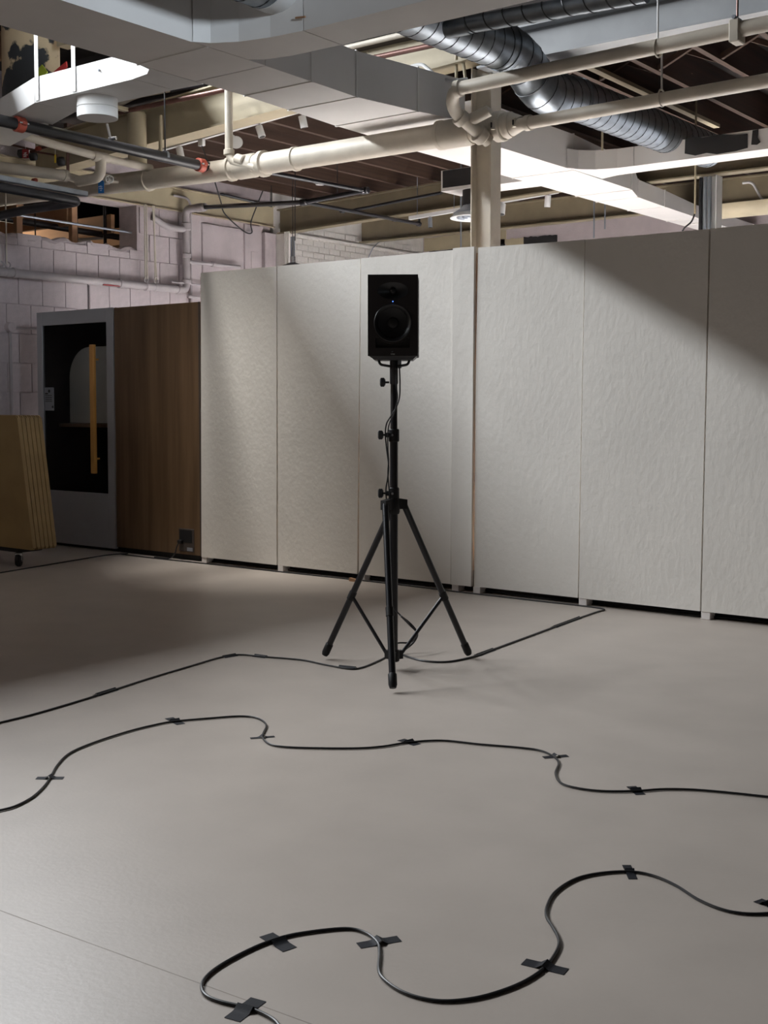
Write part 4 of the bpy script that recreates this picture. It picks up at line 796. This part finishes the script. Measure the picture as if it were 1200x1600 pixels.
for y, lb in ((7.24, 'leftmost thin rod hanging the wall drain pipe'), (7.32, 'second thin rod from the left hanging the wall drain pipe'), (9.10, 'straight thin double rod hanging the wall drain pipe below the opening edge'), (9.24, 'slanted thin double rod beside the wall riser')):
    t = thing('pipe_hanger', lb, 'hanger', (XP + 0.02, y, 2.70))
    for dy in ((0.0, 0.028) if y > 9 else (0.0,)):
        sl = 0.05 if y > 9.2 and dy else 0
        part('rod', 'pipe', t, tube, [(XP + 0.02, y + dy - sl, 3.53), (XP + 0.02, y + dy, 2.72)], 0.008, 6)
    part('clip', 'wallpipe', t, tube, [Vector((XP + 0.02, y + 0.014 + 0.03 * math.cos(2 * math.pi * k / 12), 2.715 + 0.03 * math.sin(2 * math.pi * k / 12))) for k in range(13)], 0.007, 6)
    part('strap', 'wallpipe', t, tube, [(XP, y, 2.645), (XP, y + 0.03, 2.645)], 0.0465, 16)
pipe('thin conduit with a curved top on the block wall beside the riser', [(-10.36, 9.60, 3.70), (-10.36, 9.86, 3.70), (-10.36, 9.86, 2.2)], 0.014, 'wallpipe', 0.10, 10, 'conduit')
pipe('dark vertical conduit in the gap of the wall sheets', [(-10.39, 10.075, 1.9), (-10.39, 10.075, 3.45)], 0.012, 'mortar', 0.1, 8, 'conduit')
pipe('short vertical conduit on the block wall above the grey booth', [(-10.385, 8.42, 2.0), (-10.385, 8.42, 2.60)], 0.014, 'mortar', 0.1, 8, 'conduit')
j = Vector((-10.370, 7.412, 2.1160)); t = thing('junction_box', 'round junction box with conduits on the block wall left of the booth', 'electrical box', j)
part('box_body', 'block', t, lathe, [(0.05, -0.03), (0.05, 0.03), (0.045, 0.035), (0, 0.036)], j, (1, 0, 0), 20)
part('conduit', 'wallpipe', t, tube, [j + Vector((0, 0, -0.04)), j + Vector((0, 0, -1.2))], 0.016, 10); part('conduit', 'wallpipe', t, tube, [j + Vector((0, 0.04, -0.005)), j + Vector((0, 1.6, -0.005))], 0.010, 8)

# ================================================================== BLACK SPRINKLER BRANCHES
zb = 3.555; sx = Vector((-8.118, 9.270, 3.3590)); s2 = Vector((-7.345, 9.270, 3.3920))
t = pthing('black sprinkler pipe running from the wall riser toward the room', [(XP + 0.25, 9.75, 3.555), sx, s2], 0.024, 'black', n=14)
for p in (sx, s2): ring(t, p, (1, 0, 0), 0.026, 0.09, 'black', 'tee', 0.008)
t = pthing('glossy black sprinkler pipe slanting toward the far beam', [sx, (-8.650, 11.965, 3.5020)], 0.020, 'black', n=14)
for p in ((-8.650, 10.519, 3.4820), (-8.650, 11.469, 3.5000), (-8.650, 11.952, 3.5000)): ring(t, p, (0, 1, 0), 0.021, 0.06, 'black', 'coupling', 0.008)
part('sprinkler_head', 'black', t, tube, [(-8.650, 11.965, 3.5020), (-8.650, 11.965, 3.5930)], 0.016, 10)
t = pthing('short black sprinkler pipe above and left of the far one', [s2, (-7.640, 8.010, 3.4420)], 0.020, 'black', n=14)
ring(t, s2, (0, 1, 0), 0.021, 0.06, 'chrome', 'coupling', 0.006)
pipe('black sprinkler pipe fixed along the shaded cream beam behind the column', [(-9.146, 11.240, 3.6110), (-7.820, 11.240, 3.6890)], 0.018, 'black', n=12)
pipe('black conduit along the wall top under the roof joists', [(-10.469, 10.300, 3.8440), (-10.146, 11.000, 3.7370)], 0.016, 'black', n=10, name='conduit')
for a, b, lb in (((-9.001, 9.750, 3.6840), (-9.002, 9.750, 3.4680), 'thin black rod holding the sprinkler pipe nearest the wall'), ((-8.661, 9.750, 3.8340), (-8.666, 9.750, 3.0740), 'longest thin black rod crossing the sprinkler tee'), ((-8.084, 9.750, 3.8130), (-8.085, 9.750, 3.4890), 'thin black rod right of the sprinkler tee')):
    pipe(lb, [a, b], 0.005, 'black', n=6, name='hanger_rod')
bm = BM(); tube(bm, smooth([(-10.200, 10.098, 3.8980), (-10.250, 10.238, 3.7020), (-10.300, 10.360, 3.5740), (-10.33, 10.7, 3.42), (-10.34, 10.85, 3.42), (-10.340, 10.834, 3.5360), (-10.200, 10.777, 3.6910), (-10.100, 10.806, 3.9120)]), 0.008, 8)
obj('cable', bm, 'cable', label='drooping black cable loop high on the wall left of the corner', cat='cable')

# ================================================================== TRACK LIGHTS
def track(label, a, b, rods=True):
    a = Vector(a); b = Vector(b); n = Vector((0, 0.018, 0)); z = Vector((0, 0, 0.02)); t = thing('light_track', label, 'track', a)
    part('rail', 'white', t, hexa, [a - n - z, b - n - z, b + n - z, a + n - z, a - n + z, b - n + z, b + n + z, a + n + z], flat=True)
    if rods:
        for q in (0.15, 0.85): p = a.lerp(b, q); part('hanger', 'steel', t, tube, [p, Vector((p.x, p.y, 4.15))], 0.005, 6)
def head(label, p, aim, L=0.10, r=0.032, m='white'):
    p = Vector(p); d = Vector(aim).normalized(); t = thing('track_light', label, 'light', p, 'track light heads')
    part('adapter', m, t, box, p + Vector((-0.028, -0.016, -0.002)), p + Vector((0.028, 0.016, 0.032)), 0.003); part('arm', m, t, tube, [p, p + Vector((0, 0, -0.055))], 0.010, 10)
    c = p + Vector((0, 0, -0.06)); h = part('lamp_head', m, t, tube, [c - d * L * 0.35, c - d * L * 0.32, c + d * L * 0.62, c + d * L * 0.65], [r * 0.85, r, r, r * 0.96], 20)
    part('lens', 'dark', h, tube, [c + d * L * 0.60, c + d * L * 0.655], r * 0.85, 18)
track('white light track along the left roof beam', (-9.197, 7.860, 3.6840), (-6.915, 7.860, 3.8290))
head('white track light head behind the black sprinkler strap', (-8.390, 7.860, 3.7260), (0.35, -0.1, -0.9))
head('white track light head behind the vertical cream pipe', (-7.728, 7.860, 3.7590), (0.9, -0.1, -0.5))
head('tilted white track light head midway between vertical pipe and trunk duct', (-7.387, 7.860, 3.7850), (0.3, 0.1, -0.9))
head('white track light head nearest the trunk duct', (-6.894, 7.860, 3.8020), (0.1, 0.2, -0.95))
p = Vector((-8.106, 7.860, 3.7130)); t = thing('track_adapter', 'white track power adapter with a dangling black cord', 'adapter', p)
part('adapter_body', 'white', t, box, p + Vector((-0.03, -0.02, -0.035)), p + Vector((0.03, 0.02, 0.035)), 0.004); part('cord', 'cable', t, tube, smooth([p + Vector((0, 0, -0.03)), Vector((-8.067, 7.860, 3.6060)), Vector((-8.011, 7.860, 3.4970)), Vector((-7.866, 7.860, 3.4570))]), 0.006, 6)
track('grey light track under the shaded cream beam left of the column', (-8.282, 11.270, 3.4540), (-7.567, 11.270, 3.4860)); head('small light head hanging left of the round diffuser', (-7.997, 11.270, 3.4560), (0.05, 0, -1), 0.11, 0.024, 'steel')
track('white light track right of the column above the far beam', (-7.570, 11.900, 3.6370), (-6.726, 11.900, 3.6780)); head('white light head hanging right of the column', (-6.854, 11.900, 3.6640), (-0.1, 0.05, -1), 0.13, 0.034); head('white light head half hidden by the right side of the column', (-7.442, 11.900, 3.6310), (0.1, -0.3, -0.9), 0.13, 0.036)
lb = thing('light_bar', 'wide white bar light just above the right light track', 'light', (-7.001, 11.600, 3.6530))
def lbar(bm):
    a, b = Vector((-7.379, 11.600, 3.6290)), Vector((-6.635, 11.600, 3.6690)); n = Vector((0, 0.05, 0)); h = Vector((0, 0, 0.03))
    hexa(bm, [a - n, b - n, b + n, a + n, a - n + h, b - n + h, b + n + h, a + n + h])
part('housing', 'white', lb, lbar, flat=True)
for p in ((-7.313, 11.600, 3.6430), (-6.729, 11.600, 3.6720)): part('hanger', 'steel', lb, tube, [p, Vector((p[0], p[1], 4.15))], 0.006, 6)
sd = Vector((-9.130, 10.703, 3.86)); t = thing('smoke_detector', 'small white disc on the joists above the black pipes', 'detector', sd)
part('base', 'white', t, lathe, [(0, 0), (0.07, 0), (0.07, 0.012), (0, 0.012)], sd, (0, 0, 1), 20); part('cap', 'white', t, lathe, [(0.055, 0), (0.05, -0.02), (0, -0.026)], sd, (0, 0, 1), 20)

# ================================================================== OTHER THINGS HIGH UP
tr = thing('cream_trough', 'cream curved trough with a bent conduit at the right edge', 'trough', (-4.2, 12.2, 3.25))
def trough(bm):
    n = 10; A = [(12.2 + 0.16 * math.cos(math.pi + k * math.pi / n), 3.385 + 0.13 * math.sin(math.pi + k * math.pi / n)) for k in range(n + 1)]
    prism(bm, [(y, z) for y, z in A], 'x', -4.98, -2.0)
part('shell', 'cream', tr, trough); part('conduit', 'white', tr, tube, rb([(-4.72, 12.1, 3.58), (-4.62, 12.1, 3.58), (-4.52, 12.12, 3.385), (-2.2, 12.12, 3.40)], 0.05), 0.013, 8)
for a, b, lb in ((Vector((-4.408, 10.200, 3.3880)).to_2d().to_3d() + Vector((0, 0, 4.2)), (-4.403, 10.200, 3.0120), 'cream rod holding the lit duct right of its curved branch'), (Vector((-6.445, 12.200, 3.5850)).to_2d().to_3d() + Vector((0, 0, 4.2)), (-6.441, 12.200, 3.1800), 'dark rod left of two below the lit duct'), (Vector((-6.312, 12.200, 3.5580)).to_2d().to_3d() + Vector((0, 0, 4.2)), (-6.309, 12.200, 3.2660), 'dark rod right of two below the lit duct'), (Vector((-7.402, 11.000, 3.3140)).to_2d().to_3d() + Vector((0, 0, 4.2)), (-7.400, 11.000, 3.0210), 'thin dark rod below the round diffuser'), (Vector((-4.686, 9.000, 3.5970)).to_2d().to_3d() + Vector((0, 0, 4.2)), (-4.684, 9.000, 3.3980), 'thin cream rod above the curved branch duct'), ((-4.704, 9.700, 3.6380), (-4.703, 9.700, 3.5190), 'short rod on top of the branch duct')):
    if lb: pipe(lb, [a, b], 0.009, 'cream' if 'cream' in lb else 'steel', n=6, name='hanger_rod')
bm = BM(); a, b = Vector((-4.450, 8.272, 3.8690)), Vector((-4.450, 10.766, 3.8560)); hexa(bm, [a + Vector((-0.03, 0, 0)), a + Vector((0.03, 0, 0)), b + Vector((0.03, 0, 0)), b + Vector((-0.03, 0, 0)), a + Vector((-0.03, 0, 0.03)), a + Vector((0.03, 0, 0.03)), b + Vector((0.03, 0, 0.03)), b + Vector((-0.03, 0, 0.03))])
obj('channel_strut', bm, 'cream', label='cream channel strut slanting above the fat spiral duct', cat='strut', flat=True)
pipe('thin bright conduit between the joists at the upper right', [(-4.620, 9.015, 4.0970), (-4.620, 9.885, 4.0650)], 0.006, 'chrome', n=8, name='conduit')
# old painted shell and rough timber above the left branch duct
os_ = thing('old_duct_shell', 'curved shell with peeling black and cream paint at the upper left', 'duct', (-9.0, 6.6, 3.9))
def shell2(bm):
    n = 12; rows = []
    for k in range(n + 1):
        a = R(-60 + 120 * k / n); x = -8.85 + 0.42 * math.sin(a); y = 6.80 - 0.42 * math.cos(a)
        rows.append([bm.verts.new((x, y, z)) for z in (3.72, 4.1, 4.60)] + [bm.verts.new((x * 1.0 + 0.0, y + 0.012, z)) for z in (3.72, 4.1, 4.60)])
    for p, q in zip(rows, rows[1:]):
        for i in (0, 1): bm.faces.new([p[i], q[i], q[i + 1], p[i + 1]]); bm.faces.new([p[i + 3], p[i + 4], q[i + 4], q[i + 3]])
        bm.faces.new([p[2], q[2], q[5], p[5]]); bm.faces.new([p[0], p[3], q[3], q[0]])
    for p in (rows[0], rows[-1]):
        for i in (0, 1): bm.faces.new([p[i], p[i + 1], p[i + 4], p[i + 3]])
part('shell', 'peel', os_, shell2)
def dab(bm, pts, y):
    prism(bm, [(p[0], p[2]) for p in pts], 'y', y - 0.01, y)
part('red_stroke', 'redpaint', os_, dab, [(-8.371, 6.370, 4.0090), (-8.204, 6.370, 4.0690), (-8.105, 6.370, 4.1030), (-8.098, 6.370, 4.0570), (-8.221, 6.370, 4.0160)], 6.375, label='red paint stroke')
part('green_patch', 'green', os_, dab, [(-8.470, 6.370, 4.1020), (-8.418, 6.370, 4.1300), (-8.353, 6.370, 4.0630), (-8.379, 6.370, 4.0050), (-8.472, 6.370, 4.0150)], 6.375, label='yellow green paint patch')
bm = BM(); box(bm, (-9.9, 6.45, 4.36), (-9.25, 6.62, 4.60), 0.008); obj('timber', bm, 'pine', label='rough dark timber block at the upper left corner', cat='timber')
bm = BM(); box(bm, (-8.40, 6.5, 4.30), (-7.2, 6.62, 4.47), 0.006); obj('timber', bm, 'cream', label='cream painted timber above the white branch duct', cat='timber')
hk = Vector((-8.991, 6.450, 4.3810)); bm = BM(); tube(bm, [hk + Vector((0.022 * math.cos(R(60 + 24 * k)), 0, 0.028 * math.sin(R(60 + 24 * k)))) for k in range(12)], 0.005, 6); obj('hook', bm, 'white', label='small white hook below the rough timber block', cat='hook')
pipe('thin dark wire sticking out from the far white brick wall', [(-10.390, 13.140, 3.2730), (-10.360, 13.144, 3.3230), (-10.300, 13.166, 3.4590), (-10.300, 13.308, 3.5600), (-10.300, 13.569, 3.6040)], 0.007, 'steel', 0.05, 6, 'wire')
